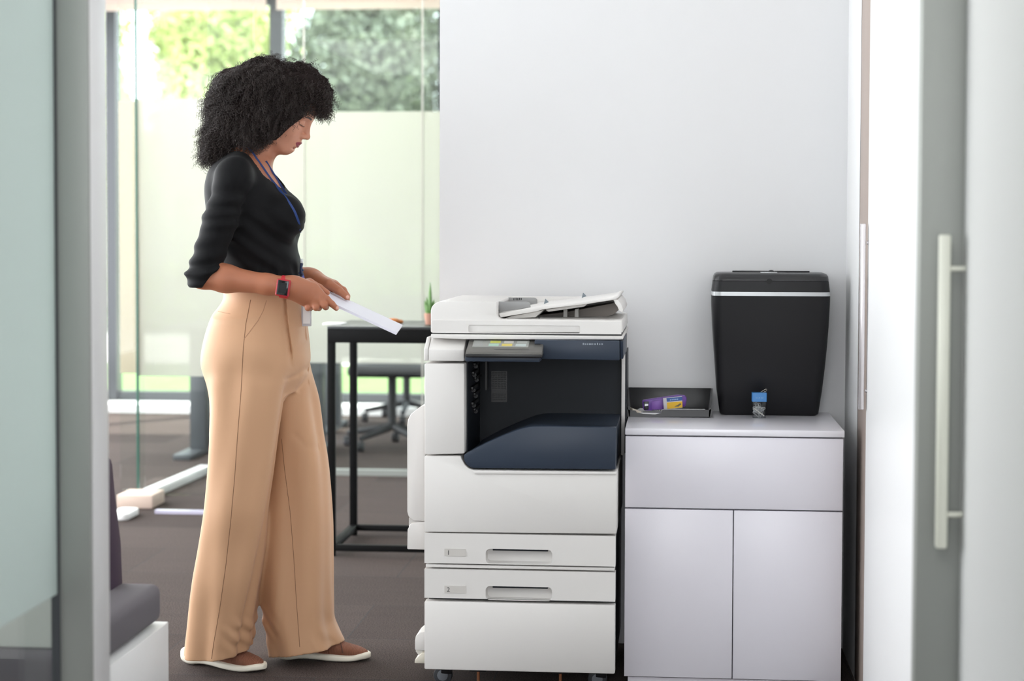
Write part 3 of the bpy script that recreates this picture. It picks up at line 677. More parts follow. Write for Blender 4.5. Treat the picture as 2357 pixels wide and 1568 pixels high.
# letter tray
TY = 5.31
lt = empty('letter_tray', (P(1541, 960, TY)[0], TY + .08, ZT), 'black plastic letter tray with sloping sides, beside the copier on the cabinet', 'tray')
tb0, tb1 = P(1443, 955, TY), P(1639, 955, TY); zrim = P(1540, 895, TY + .16)[2]
mt = M['blackp']; TK = pm('black tray plastic', (44, 44, 46), .3)
xa, xb = tb0[0] + .006, tb1[0] - .006; yb_ = YW - .03
MB().box(xa, xb, TY + .002, yb_, ZT + .002, ZT + .006).build('tray_base', TK, lt)
MB().prism([(yb_, ZT + .002), (yb_ + .014, zrim), (yb_ + .019, zrim), (yb_ + .006, ZT + .002)], xa - .006, xb + .006, axis='x', bev=.001).build('tray_wall', TK, lt)
for s_, x_ in ((-1, xa), (1, xb)):
    MB().loft([[(x_, TY, ZT + .002), (x_ - s_ * .003, TY, ZT + .002), (x_ - s_ * .003 + s_ * .0, TY, ZT + .03), (x_ + s_ * .004, TY, ZT + .03)],
               [(x_, yb_ + .01, ZT + .002), (x_ - s_ * .003, yb_ + .01, ZT + .002), (x_ + s_ * .006, yb_ + .01, zrim), (x_ + s_ * .011, yb_ + .01, zrim)]]).build('tray_wall', TK, lt)
zl = P(1540, 945, TY)[2]
MB().prism(PP([(1442, 957), (1440, 940), (1444, 943), (1463, 946), (1466, 950), (1480, 953), (1508, 954.5), (1522, 951), (1525, 944), (1632, 944), (1641, 940), (1639, 960), (1445, 960)], TY), TY, TY + .004).build('front_lip', TK, lt)
pz = ZT + .007
pp_ = MB()
for k in range(3): pp_.box(P(1466 + k * 2, 950, TY + .03)[0], P(1626 - k, 950, TY + .03)[0], TY + .012 + .002 * k, yb_ - .02, pz + k * .0012, pz + k * .0012 + .001)
tag(pp_.build('paper_sheets', M['doorwhite']), 'few white sheets lying in the black letter tray', 'paper')
yc_ = MB().box(-.03, .03, -.02, .02, 0, .012, bev=.004).build('tissue_wad', pm('cream paper', (208, 200, 186), .8))
yc_.location = P(1460, 943, TY + .04); yc_.location.z = pz; yc_.rotation_euler = (0, .35, .3); yc_.scale = (.5, 1, 1)
tag(yc_, 'crumpled cream paper scrap inside the tray end beside the copier', 'paper scrap')
# stapler
sq = P(1530, 944, TY + .035); ys = TY + .03
st = empty('stapler', (sq[0], ys, pz + .004), 'small purple stapler lying in the black letter tray', 'stapler')
PU = pm('purple plastic', (104, 62, 152), .35)
SP = lambda pts: [(P(a, b, ys)[0], P(a, b, ys)[2] + .0) for a, b in pts]
MB().prism(SP([(1478, 922), (1492, 920), (1530, 914), (1560, 910), (1576, 911), (1581, 917), (1578, 936), (1560, 940), (1530, 942), (1504, 946), (1482, 945), (1479, 938)]), ys, ys + .028, bev=.003, ang=40).build('body', PU, st)
MB().prism(SP([(1481, 925), (1493, 924), (1493, 943), (1483, 944)]), ys - .0012, ys + .002, bev=.0005).build('mouth', M['blackp'], st)
MB().prism(SP([(1484, 930), (1492, 930), (1492, 934), (1484, 935)]), ys - .002, ys + .002).build('staple_channel', M['silver'], st)
MB().prism(SP([(1500, 924), (1524, 921), (1524, 943), (1500, 944)]), ys - .0015, ys + .001, bev=.0006).build('side_plate', pm('purple light', (128, 84, 172), .4), st)
for k in range(5): 
    MB().prism(SP([(1502 + k * 4.4, 945.5), (1504.5 + k * 4.4, 945.5), (1504.5 + k * 4.4, 942.6), (1502 + k * 4.4, 942.8)]), ys - .0022, ys + .001).build('slot', M['blackp'], st)
yb2 = ys - .016
stb = empty('staple_box', (P(1548, 940, yb2)[0], yb2, pz + .004), 'small white, blue and yellow cardboard box leaning on the purple stapler', 'box')
BP = lambda pts: [(P(a, b, yb2)[0], P(a, b, yb2)[2]) for a, b in pts]
MB().prism(BP([(1526, 917), (1570, 913), (1571, 939), (1528, 943)]), yb2, yb2 + .012, bev=.0006).build('carton', pm('white card', (214, 210, 214), .5), stb)
MB().prism(BP([(1534, 916.8), (1570, 913.6), (1570.4, 922), (1535, 925)]), yb2 - .0006, yb2 + .001).build('blue_band', pm('blue print', (58, 92, 156), .5), stb)
MB().prism(BP([(1535, 927), (1570.6, 924), (1571, 938.3), (1536, 941.4)]), yb2 - .0006, yb2 + .001).build('yellow_field', pm('yellow print', (232, 184, 40), .5), stb)
lg2 = MB()
for k in range(5): lg2.prism(BP([(1542 + k * 4, 919.4 - k * .35), (1545 + k * 4, 919.1 - k * .35), (1545 + k * 4, 922 - k * .35), (1542 + k * 4, 922.2 - k * .35)]), yb2 - .001, yb2 + .001)
lg2.build('faded_print', pm('pale blue print', (150, 176, 214), .6), stb)
MB().prism(BP([(1552, 936), (1560, 932), (1566, 928), (1568, 931), (1562, 936)]), yb2 - .001, yb2 + .001).build('printed_picture', pm('grey print', (120, 110, 80), .6), stb)
# clip box
cy_ = 5.31
kb = empty('clip_box', (P(1748, 960, cy_)[0], cy_ + .015, ZT), 'little clear box of paper clips with a blue magnetic lid, in front of the shredder', 'box')
KP = lambda pts: [(P(a, b, cy_)[0], P(a, b, cy_)[2]) for a, b in pts]
xa, xb = P(1731.5, 940, cy_)[0], P(1764, 940, cy_)[0]; zt_, zm, zb_ = P(1748, 905, cy_)[2], P(1748, 925, cy_)[2], ZT + .001
MB().loft([rr3(xa + .0015, xb - .0015, cy_, cy_ + .036, zb_, .003, 3), rr3(xa, xb, cy_ - .0015, cy_ + .037, zm, .003, 3)]).build('clear_box', glassm('clear plastic', (.86, .88, .9)), kb)
MB().loft([rr3(xa - .001, xb + .001, cy_ - .0025, cy_ + .038, zm, .003, 3), rr3(xa - .001, xb + .001, cy_ - .0025, cy_ + .038, zt_, .003, 3)]).build('blue_lid', pm('blue lid', (74, 140, 206), .35), kb)
cl2 = MB(); 
for k in range(5):
    p = P(1740 + k * 3.6, 916, cy_); cl2.box(p[0], p[0] + .0028, cy_ - .0032, cy_ - .002, p[2] - .002, p[2] + .0022, bev=.0004)
cl2.build('faded_print', pm('pale print', (126, 176, 226), .6), kb)
rg = random.Random(3); ck = MB()
def clipat(mb, c, ang, tilt, s=1.0):
    L, Wd = .026 * s, .007 * s; pts = [(0, 0), (L * .8, 0), (L * .9, Wd * .15), (L * .93, Wd * .5), (L * .9, Wd * .85), (L * .8, Wd), (L * .1, Wd), (0, Wd * .8), (0, Wd * .35), (L * .1, Wd * .2), (L * .65, Wd * .2)]
    m_ = Matrix.Translation(Vector(c)) @ Matrix.Rotation(tilt, 4, 'Z') @ Matrix.Rotation(ang, 4, 'Y')
    mb.tube([m_ @ Vector((a - L / 2, 0, b - Wd / 2)) for a, b in pts], .0006, 5)
for k in range(16): clipat(ck, ((xa + xb) / 2 + rg.uniform(-.007, .007), cy_ + rg.uniform(.006, .03), zb_ + rg.uniform(.008, .03)), rg.uniform(-1.5, 1.5), rg.uniform(-.5, .5))
o = ck.build('paper_clips', pm('clip metal', (214, 214, 212), .3, metal=.5)); tag(o, 'jumble of silver paper clips inside the clear box with the blue lid', 'paper clips', kind='stuff')
ck = MB(); clipat(ck, (xb - .006, cy_ + .02, zt_ + .004), -.55, 0, .8); tag(ck.build('paper_clip', pm('clip metal2', (206, 200, 190), .3, metal=.5)), 'single paper clip sticking up on the blue lid of the clip box', 'paper clip')
MB().tube([Vector((xa + .005, cy_ + .004, zb_ + .028)), Vector((xb - .006, cy_ + .005, zb_ + .006))], .0016, 6).build('label_strip', pm('cream strip', (220, 214, 204), .5), kb)
# ---------------------------------------------------------------- signed distance modelling for the figure
import openvdb as vdb
class SDF:
    def __init__(s, lo, hi, h, back=.06):
        s.h = h; s.lo = np.array(lo, float); n = np.ceil((np.array(hi) - s.lo) / h).astype(int) + 1
        s.ax = [(s.lo[i] + h * np.arange(n[i])).astype(np.float32) for i in range(3)]
        s.a = np.full(n, back, np.float32)
    def sub(s, lo, hi):
        sl = []
        for i in range(3):
            a = int(np.floor((lo[i] - s.lo[i]) / s.h)); b = int(np.ceil((hi[i] - s.lo[i]) / s.h)) + 1
            a = max(a, 0); b = min(b, s.a.shape[i])
            if b <= a: return None
            sl.append(slice(a, b))
        return tuple(sl)
    def grid(s, sl): return s.ax[0][sl[0]][:, None, None], s.ax[1][sl[1]][None, :, None], s.ax[2][sl[2]][None, None, :]
    def put(s, sl, d, k, op):
        a = s.a[sl]
        if op == '+':
            if k > 0: h = np.maximum(k - np.abs(a - d), 0) / k; s.a[sl] = np.minimum(a, d) - h * h * k * .25
            else: s.a[sl] = np.minimum(a, d)
        else:
            d = -d
            if k > 0: h = np.maximum(k - np.abs(a - d), 0) / k; s.a[sl] = np.maximum(a, d) + h * h * k * .25
            else: s.a[sl] = np.maximum(a, d)
    def cone(s, a, b, ra, rb, k=.01, op='+', off=0):
        a = np.asarray(a, float); b = np.asarray(b, float); ra += off; rb += off
        m = max(ra, rb) + k + s.h * 4 + .004
        sl = s.sub(np.minimum(a, b) - m, np.maximum(a, b) + m)
        if sl is None: return
        X, Y, Z = s.grid(sl); ab = b - a; L = float(ab @ ab) + 1e-12
        t = np.clip(((X - a[0]) * ab[0] + (Y - a[1]) * ab[1] + (Z - a[2]) * ab[2]) / L, 0, 1)
        d = np.sqrt((X - a[0] - t * ab[0]) ** 2 + (Y - a[1] - t * ab[1]) ** 2 + (Z - a[2] - t * ab[2]) ** 2) - (ra + t * (rb - ra))
        s.put(sl, d, k, op)
    def chain(s, pts, rs, k=.006, k2=.004, op='+', off=0):
        for i in range(len(pts) - 1): s.cone(pts[i], pts[i + 1], rs[i], rs[i + 1], k if i == 0 else k2, op, off)
    def ell(s, c, r, k=.01, R=None, op='+', off=0):
        c = np.asarray(c, float); r = np.asarray(r, float) + off; m = max(r) + k + s.h * 4 + .004
        sl = s.sub(c - m, c + m)
        if sl is None: return
        X, Y, Z = s.grid(sl); x, y, z = X - c[0], Y - c[1], Z - c[2]
        if R is not None:
            x, y, z = (R[0, 0] * x + R[1, 0] * y + R[2, 0] * z, R[0, 1] * x + R[1, 1] * y + R[2, 1] * z, R[0, 2] * x + R[1, 2] * y + R[2, 2] * z)
        k0 = np.sqrt((x / r[0]) ** 2 + (y / r[1]) ** 2 + (z / r[2]) ** 2); k1 = np.sqrt((x / r[0] ** 2) ** 2 + (y / r[1] ** 2) ** 2 + (z / r[2] ** 2) ** 2) + 1e-6
        s.put(sl, (k0 * (k0 - 1) / k1).astype(np.float32), k, op)
    def loft(s, rows, k=.02, e=2.2, op='+', off=0, capk=.0):
        # rows: z, x0, x1, cy, ry  (z ascending)
        rows = np.array(sorted(rows), float); z0, z1 = rows[0, 0], rows[-1, 0]; m = k + s.h * 4
        lo = [rows[:, 1].min() - m - .02, (rows[:, 3] - rows[:, 4]).min() - m - .02, z0 - m]; hi = [rows[:, 2].max() + m + .02, (rows[:, 3] + rows[:, 4]).max() + m + .02, z1 + m]
        sl = s.sub(lo, hi)
        if sl is None: return
        X, Y, Z = s.grid(sl); zz = s.ax[2][sl[2]]
        f = lambda c: smooth_interp(zz, rows[:, 0], rows[:, c])[None, None, :].astype(np.float32)
        xa, xb, cy, ry = f(1), f(2), f(3), f(4); cx = (xa + xb) / 2; rx = (xb - xa) / 2 + off; ry = ry + off
        q = (np.abs((X - cx) / rx) ** e + np.abs((Y - cy) / ry) ** e) ** (1 / e)
        # first order distance
        gx = np.abs((X - cx) / rx) ** (e - 1) / rx; gy = np.abs((Y - cy) / ry) ** (e - 1) / ry
        g = np.sqrt(gx ** 2 + gy ** 2) / np.maximum(q, 1e-4) ** (e - 1) + 1e-4
        d = (q - 1) / g
        d = np.maximum(d, np.maximum(z0 - off - Z, Z - z1 - off)) if True else d
        s.put(sl, d.astype(np.float32), k, op)
    def every(s):
        return s.ax[0][:, None, None], s.ax[1][None, :, None], s.ax[2][None, None, :]
    def mesh(s, smooth=0):
        g = vdb.FloatGrid(3 * s.h); g.copyFromArray(np.clip(s.a, -3 * s.h, 3 * s.h).astype(np.float32))
        p, q = g.convertToQuads(0.0)
        return p * s.h + s.lo, q[:, ::-1]
def smooth_interp(x, xp, fp):
    # monotone-ish cubic (Catmull-Rom with finite differences)
    xp = np.asarray(xp, float); fp = np.asarray(fp, float); m = np.gradient(fp, xp)
    i = np.clip(np.searchsorted(xp, x) - 1, 0, len(xp) - 2); h = xp[i + 1] - xp[i]; t = np.clip((x - xp[i]) / h, 0, 1)
    return ((2 * t ** 3 - 3 * t ** 2 + 1) * fp[i] + (t ** 3 - 2 * t ** 2 + t) * h * m[i] + (-2 * t ** 3 + 3 * t ** 2) * fp[i + 1] + (t ** 3 - t ** 2) * h * m[i + 1])
def fnoise(X, Y, Z, freq, seed, n=6, st=(1, 1, 1)):
    rg = np.random.RandomState(seed); o = 0
    for _ in range(n):
        k = rg.normal(size=3); k /= np.linalg.norm(k); k *= freq * (.6 + .8 * rg.rand()) * np.array(st); o = o + np.sin(k[0] * X + k[1] * Y + k[2] * Z + rg.rand() * 6.28)
    return o / n ** .5
def quads_mesh(name, V, F, mat, parent, keep=None, angle=None):
    if keep is not None:
        F = F[keep[F].all(1)] if keep.dtype == bool else F
        used = np.unique(F); rem = -np.ones(len(V), int); rem[used] = np.arange(len(used)); V = V[used]; F = rem[F]
    me = bpy.data.meshes.new(name); me.vertices.add(len(V)); me.vertices.foreach_set('co', V.astype(np.float32).ravel())
    me.loops.add(F.size); me.loops.foreach_set('vertex_index', F.astype(np.int32).ravel())
    me.polygons.add(len(F)); me.polygons.foreach_set('loop_start', (np.arange(len(F)) * F.shape[1]).astype(np.int32))
    me.update(calc_edges=True); me.validate()
    return link_mesh(name, me, mat, parent, angle)
YB0 = 5.13
def W(px, py, dy=0.0): return P(px, py, YB0 + dy)
def floor_pt(px, py):
    d = P(px, py, 1.0) - np.array([0, 0, H]); return np.array([0, 0, H]) + d * (H / -d[2])
def rows_px(rows, cy, Y=None):
    out = []
    for r in rows:
        py, a, b, ry = r[:4]; c = r[4] if len(r) > 4 else cy
        Yc = YB0 + c
        out.append((P((a + b) / 2, py, Yc)[2], P(a, py, Yc)[0], P(b, py, Yc)[0], YB0 + c, ry))
    return out

person = empty('person', (W(610, 1530, 0)[0], YB0, 0), 'person in a black top and wide tan trousers looking down at sheets of paper', 'person')

# head frame
TH = math.radians(30)
HF, HU, HS = np.array([math.cos(TH), 0, -math.sin(TH)]), np.array([math.sin(TH), 0, math.cos(TH)]), np.array([0, 1.0, 0])
HO = W(648, 262, 0); HR = np.stack([HF, HS, HU], 1)
def hl(f, s_, u): return HO + HF * f + HS * s_ + HU * u

SHN, SHF_ = W(537, 408, -.158), W(535, 400, .160)
ELN, WRN = W(467, 634, -.185), W(655, 660, -.175)
ELF, WRF = W(520, 622, .20), W(706, 637, .135)
TORSO = rows_px([(350, 535, 600, .05), (372, 505, 612, .085), (392, 492, 625, .125), (415, 486, 640, .145), (440, 483, 652, .15), (470, 484, 665, .148), (500, 486, 672, .143), (530, 490, 672, .137), (560, 498, 676, .13), (590, 507, 683, .122), (620, 516, 690, .112), (650, 524, 689, .108), (690, 528, 686, .108), (740, 520, 690, .125), (800, 500, 698, .145), (850, 495, 700, .145)], 0)
def torso(S, off=0):
    S.loft(TORSO, k=.02, e=2.15, off=off)
    for s_ in (-1, 1):
        S.ell(W(655, 500, s_ * .068), (.054, .060, .060), .035, off=off)
        # shoulders and upper back
        sh_ = SHN if s_ < 0 else SHF_
        S.cone(W(565, 368, s_ * .035), sh_ + np.array([0, -s_ * .03, .012]), .038, .040, .04, off=off)
        S.ell(sh_, (.044, .040, .046), .03, off=off)
    S.ell(W(528, 450, -.07), (.055, .07, .09), .03, off=off); S.ell(W(528, 450, .07), (.055, .07, .09), .03, off=off)
def arms(S, off=0, fore=True, seg=None):
    for A, B, C in ((SHN, ELN, WRN), (SHF_, ELF, WRF)):
        m = A + (B - A) * .45; k = .02
        S.cone(A, m, .038, .036, k, off=off); S.cone(m, B, .036, .034, k, off=off)
        e2 = B + (C - B) * .28; e3 = B + (C - B) * .8
        S.cone(B, e2, .035, .0365, k, off=off); S.cone(e2, e3, .0365, .0265, k, off=off); S.cone(e3, C, .0265, .0245, k, off=off)
def head(S):
    def E(c, r, k=.02, op='+', tilt=None):
        S.ell(hl(*c), r, k, HR, op)
    def C(a, b, ra, rb, k=.012, op='+'): S.cone(hl(*a), hl(*b), ra, rb, k, op)
    E((-.014, 0, .018), (.094, .074, .088)); E((.028, 0, -.03), (.052, .056, .066), .02)
    E((.038, 0, .042), (.047, .060, .045), .02)
    for s_ in (-1, 1):
        C((.0, s_ * .052, -.050), (.052, s_ * .018, -.078), .014, .012, .03)
        E((.050, s_ * .034, -.024), (.024, .022, .024), .025)
        C((.073, s_ * .012, .028), (.066, s_ * .044, .026), .009, .009, .014)
        E((-.005, s_ * .074, -.012), (.017, .007, .030), .006)
    E((.060, 0, -.074), (.0155, .017, .0155), .026)
    E((.060, 0, -.050), (.026, .028, .026), .018)
    for s_ in (-1, 1): E((.088, s_ * .032, .008), (.013, .016, .013), .014, '-')
    for s_ in (-1, 1):
        E((.0655, s_ * .031, .007), (.0135, .0155, .0115), .003)
        C((.0785, s_ * .020, .0025), (.070, s_ * .045, .0035), .0022, .0018, .003)
    # nose
    C((.0775, 0, .022), (.0945, 0, -.016), .0065, .0075, .012); E((.0965, 0, -.0205), (.0085, .0085, .0075), .008)
    for s_ in (-1, 1):
        E((.0865, s_ * .0115, -.0245), (.0095, .0065, .0075), .006); E((.0905, s_ * .0062, -.0315), (.0045, .003, .003), .003, '-')
    C((.085, 0, -.027), (.0835, 0, -.040), .0035, .004, .006)
    # lips
    C((.0855, -.007, -.0445), (.0855, .007, -.0445), .0052, .0052, .004); 
    for s_ in (-1, 1):
        C((.0855, s_ * .006, -.0445), (.0745, s_ * .0215, -.0495), .0050, .0022, .004)
        C((.0820, s_ * .005, -.0555), (.0735, s_ * .0205, -.0510), .0056, .0022, .004)
    C((.0820, -.006, -.0558), (.0820, .006, -.0558), .0058, .0058, .004)
    for s_ in (-1, 1): C((.0900, 0, -.0500), (.0745, s_ * .0240, -.0505), .0011, .0009, .002, '-')
    E((.0790, 0, -.0655), (.006, .014, .003), .008, '-')
    # neck
    S.cone(W(572, 372, 0), hl(-.030, 0, -.055), .054, .048, .03)
    S.cone(W(590, 372, 0), hl(-.005, 0, -.070), .040, .036, .03)
    S.cone(W(566, 362, 0), hl(-.055, 0, -.05), .04, .044, .03)
    # sternomastoid and collar bones
    for s_ in (-1, 1):
        S.cone(hl(-.015, s_ * .058, -.050), W(610, 376, s_ * .012), .010, .007, .012)
        S.cone(W(613, 379, s_ * .014), W(560, 378, s_ * .12), .0065, .0085, .010)

def hands(S):
    # near hand: back of the hand faces the camera, index finger along the edge of the sheets
    w = WRN; d0 = -.150
    kn = [W(733, 677, -.142), W(731, 688, -.146), W(724, 697, -.144), W(712, 703, -.136)]
    wr = [W(668, 652, -.172), W(668, 659, -.176), W(668, 667, -.176), W(668, 673, -.170)]
    for i in range(4): S.cone(wr[i], kn[i], .0180, (.0132, .0130, .0118, .0106)[i], .012)
    for i in range(3): S.ell(kn[i] + np.array([0, -.004, 0]), (.0105, .0105, .0105), .010)
    S.cone(WRN, W(676, 662, -.174), .0245, .0225, .02)
    S.cone(W(682, 655, -.168), W(722, 662, -.145), .0195, .0135, .02)
    # index
    S.chain([kn[0], W(751, 688, -.140), W(764, 700, -.134), W(774, 709.5, -.126)], [.0122, .0102, .0090, .0076], .008, .003)
    # middle, ring, little curl under the sheets
    S.chain([kn[1], W(746, 703, -.152), W(750, 707, -.124), W(744, 700, -.098)], [.0118, .0096, .0088, .0078], .006, .002)
    S.chain([kn[2], W(727, 708, -.156), W(734, 709, -.124), W(734, 700, -.096)], [.0112, .0092, .0084, .0074], .006, .002)
    S.chain([kn[3], W(709, 709, -.150), W(715, 709, -.118), W(720, 702, -.095)], [.0104, .0086, .0078, .0068], .006, .002)
    # thumb lies on the sheets behind the knuckles
    S.chain([W(686, 658, -.155), W(712, 652, -.118), W(735, 663, -.098), W(752, 674, -.090)], [.017, .0135, .0105, .0088], .015, .004)
    # far hand
    kf = [W(773, 660, .118), W(770, 656, .140), W(762, 653, .158), W(750, 652, .172)]
    for i in range(4): S.cone(W(716, 637 + i, .118 + .012 * i), kf[i], .0165, .0125, .018)
    S.cone(WRF, W(722, 639, .135), .0215, .0205, .02)
    S.chain([kf[0], W(790, 668, .112), W(799, 682, .108), W(799, 694, .100)], [.0125, .0102, .0088, .0074], .010, .003)
    S.chain([kf[1], W(788, 672, .142), W(792, 690, .134), W(785, 697, .110)], [.012, .0098, .0086, .0074], .008, .003)
    S.chain([kf[2], W(776, 672, .160), W(778, 688, .150), W(772, 694, .125)], [.0115, .0092, .0084, .007], .008, .003)
    S.chain([kf[3], W(760, 668, .172), W(762, 682, .160), W(757, 686, .138)], [.0105, .0086, .0076, .0066], .008, .003)
    # far thumb on top of the sheets
    S.chain([W(730, 644, .105), W(757, 654, .082), W(781, 669, .066), W(798, 684, .056)], [.0175, .0140, .0112, .0088], .016, .004)

def skin(S):
    torso(S, -.003); arms(S); head(S); hands(S)
def box_px(px0, px1, py0, py1, d0, d1, m=0):
    a = W(px0, py1, d0); b = W(px1, py0, d1)
    lo = np.minimum(np.minimum(a, b), np.minimum(W(px0, py1, d1), W(px0, py1, d0))); hi = np.maximum(np.maximum(a, b), np.maximum(W(px1, py0, d0), W(px1, py0, d1)))
    return lo - m, hi + m
# body grid split in three resolutions, joined into one mesh
np0, npn = W(592, 350, 0), np.array([.35, 0, .94])
def part(lo, hi, h, planes):
    S = SDF(lo, hi, h); skin(S); V, F = S.mesh(); keep = np.ones(len(V), bool)
    for p, n, in planes: keep &= ((V - p) @ n) > -.002
    for i in range(3): keep &= (V[:, i] > lo[i] + h * 1.5) & (V[:, i] < hi[i] - h * 1.5)
    F = F[keep[F].all(1)]; return V, F
lo, hi = box_px(555, 730, 150, 392, -.105, .105)
Vh, Fh = part(lo, hi, .0014, [(np0, npn)])
wn = W(655, 660, -.17); wf = WRF
lo, hi = box_px(648, 825, 615, 722, -.215, .215)
Vn, Fn = part(lo, hi, .0015, [(W(660, 660, -.17), np.array([1.0, 0, 0]))])
lo, hi = box_px(425, 705, 330, 870, -.26, .26)
Vb, Fb = part(lo, hi, .003, [(np0, -npn), (W(661, 660, -.17), np.array([-1.0, 0, 0]))])
V = np.concatenate([Vh, Vn, Vb]); F = np.concatenate([Fh, Fn + len(Vh), Fb + len(Vh) + len(Vn)])
# legs and ankles, plain
skinm = pm('skin', (188, 126, 96), .48, bump=.08, bscale=700, sss=.12)
body = quads_mesh('body', V, F, skinm, person, np.ones(len(V), bool))
# colour by region (lips, brows, lashes, nails) as a colour attribute
me = body.data; n = len(me.vertices); co = np.empty(n * 3, np.float32); me.vertices.foreach_get('co', co); co = co.reshape(-1, 3) + np.array(origin_of(person))
loc = (co - HO) @ HR; f_, s_, u_ = loc[:, 0], np.abs(loc[:, 1]), loc[:, 2]
base = np.array(lin((176, 112, 82))); facec = np.array(lin((206, 146, 120))); lip = np.array(lin((140, 52, 66))); brow = np.array(lin((52, 36, 30))); nail = np.array(lin((222, 172, 152)))
colr = np.tile(base, (n, 1))
hd_ = np.clip(((co - np0) @ npn) / .03, 0, 1)[:, None]; colr = colr * (1 - hd_) + facec * hd_
def blend(mask, c):
    global colr
    mask = np.clip(mask, 0, 1)[:, None]; colr = colr * (1 - mask) + c * mask
sm = lambda d, w_: np.clip(.5 - d / w_, 0, 1)
# lips: band around the mouth line following its curve
mid = -.0502 + 0 * s_; upr = -.0405 - .0072 * (s_ / .022) ** 2 ; lwr = -.0610 + .0095 * (s_ / .022) ** 2
blend(((u_ < upr) & (u_ > lwr) & (s_ < .0225) & (f_ > .068) & (f_ < .12)).astype(float), lip)
bc = .0305 - 9 * (s_ - .030) ** 2; blend(sm(np.abs(u_ - bc) - .0028 + .06 * np.clip(s_ - .03, 0, 1), .002) * ((s_ > .014) & (s_ < .048) & (f_ > .05)), brow)
bl_ = .0015 + 6 * (s_ - .031) ** 2; blend(sm(np.abs(u_ - bl_) - .0012, .0012) * ((s_ > .018) & (s_ < .046) & (f_ > .06) & (f_ < .09)), brow)
for tip, r in ((W(776, 709, -.130), .0055), (W(801, 684, .048), .006)):
    blend(sm(np.linalg.norm(co - tip, axis=1) - r, .002), nail)
at = me.color_attributes.new('skin_tone', 'FLOAT_COLOR', 'POINT'); at.data.foreach_set('color', np.concatenate([colr, np.ones((n, 1))], 1).astype(np.float32).ravel())
nt = skinm.node_tree; an = nt.nodes.new('ShaderNodeVertexColor'); an.layer_name = 'skin_tone'; nt.links.new(an.outputs[0], nt.nodes['Principled BSDF'].inputs['Base Color'])

# ---------------------------------------------------------------- black top
lo, hi = box_px(415, 735, 325, 700, -.27, .27)
S = SDF(lo, hi, .0027)
torso(S, .0045)
X, Y, Z = S.every()
SL = SDF(lo, hi, .0027)
for A, B, C in ((SHN, ELN, WRN), (SHF_, ELF, WRF)):
    m_ = A + (B - A) * .45; SL.cone(A, m_, .048, .045, .022); SL.cone(m_, B, .045, .044, .02)
    e2 = B + (C - B) * .25; SL.cone(B, e2, .044, .043, .012)
# cloth folds: around the elbow and over the upper arm
for A, B in ((SHN, ELN), (SHF_, ELF)):
    ab = B - A; L = np.linalg.norm(ab); ab = ab / L
    t = ((X - A[0]) * ab[0] + (Y - A[1]) * ab[1] + (Z - A[2]) * ab[2]) / L
    near = np.clip((t + .05) / .15, 0, 1) * (np.abs(Y - A[1]) < .13)
    ph = t * L * 2 * np.pi / .036 + (X - A[0]) * 55 + fnoise(X, Y, Z, 26, 5, 4) * 2.2
    amp = .0008 + .0034 * np.exp(-((t - .95) / .2) ** 2) + .0018 * np.exp(-((t - .3) / .2) ** 2)
    SL.a += (near * amp * np.sin(ph)).astype(np.float32)
    del near, ph
for B, C in ((ELN, WRN), (ELF, WRF)):
    dv = (C - B) / np.linalg.norm(C - B); cut = B + (C - B) * .13
    nv = dv + np.array([0, 0, -.75]); nv /= np.linalg.norm(nv)
    dist = (X - cut[0]) * nv[0] + (Y - cut[1]) * nv[1] + (Z - cut[2]) * nv[2]
    m_ = (np.abs(Y - B[1]) < .09)
    SL.a = np.where(m_, np.maximum(SL.a, dist.astype(np.float32)), SL.a)
SL.put((slice(None),) * 3, S.a, .014, '+'); S.a = SL.a
zt = W(600, 470)[2]; zw = W(600, 655)[2]
tm = np.clip((zt - Z) / .05, 0, 1) * np.clip((.165 - np.abs(Y - YB0)) / .02, 0, 1)
S.a += (tm * (.0020 * np.sin((X * .75 + Z) * 2 * np.pi / .055 + fnoise(X, Y, Z, 18, 9, 4) * 1.6))).astype(np.float32)
wz = np.exp(-((Z - W(600, 632)[2]) / .03) ** 2); S.a += (wz * .0022 * np.sin(X * 150 + Y * 120 + fnoise(X, Y, Z, 40, 3, 4) * 2)).astype(np.float32)
S.a += (.0011 * fnoise(X, Y, Z, 60, 12, 5)).astype(np.float32)
# openings: waist, cuffs, scoop neck
S.a = np.maximum(S.a, (zw - .004 - Z) + 0 * X)
n0 = W(527, 344, 0); n1 = W(647, 435, 0); dvec = (n1 - n0); dvec /= np.linalg.norm(dvec); nn = np.array([-dvec[2], 0, dvec[0]])
cen = W(588, 388, 0)
al = (X - cen[0]) * dvec[0] + (Z - cen[2]) * dvec[2]; up_ = (X - cen[0]) * nn[0] + (Z - cen[2]) * nn[2]
cyl_ = np.sqrt((al / .099) ** 2 + ((Y - YB0) / .098) ** 2)
cutr = (cyl_ - 1) * .09
below = -(up_ + .020 - .9 * al ** 2 * 1.0 - .030 * np.clip((al - .03) / .06, 0, 1) * 0)
S.a = np.maximum(S.a, -np.maximum(cutr, below).astype(np.float32))
V, F = S.mesh()
shirtm = pm('black jersey', (17, 17, 19), .7, bump=.25, bscale=900, sheen=.03, spec=.15)
shirt = quads_mesh('top', V, F, shirtm, person, np.ones(len(V), bool))

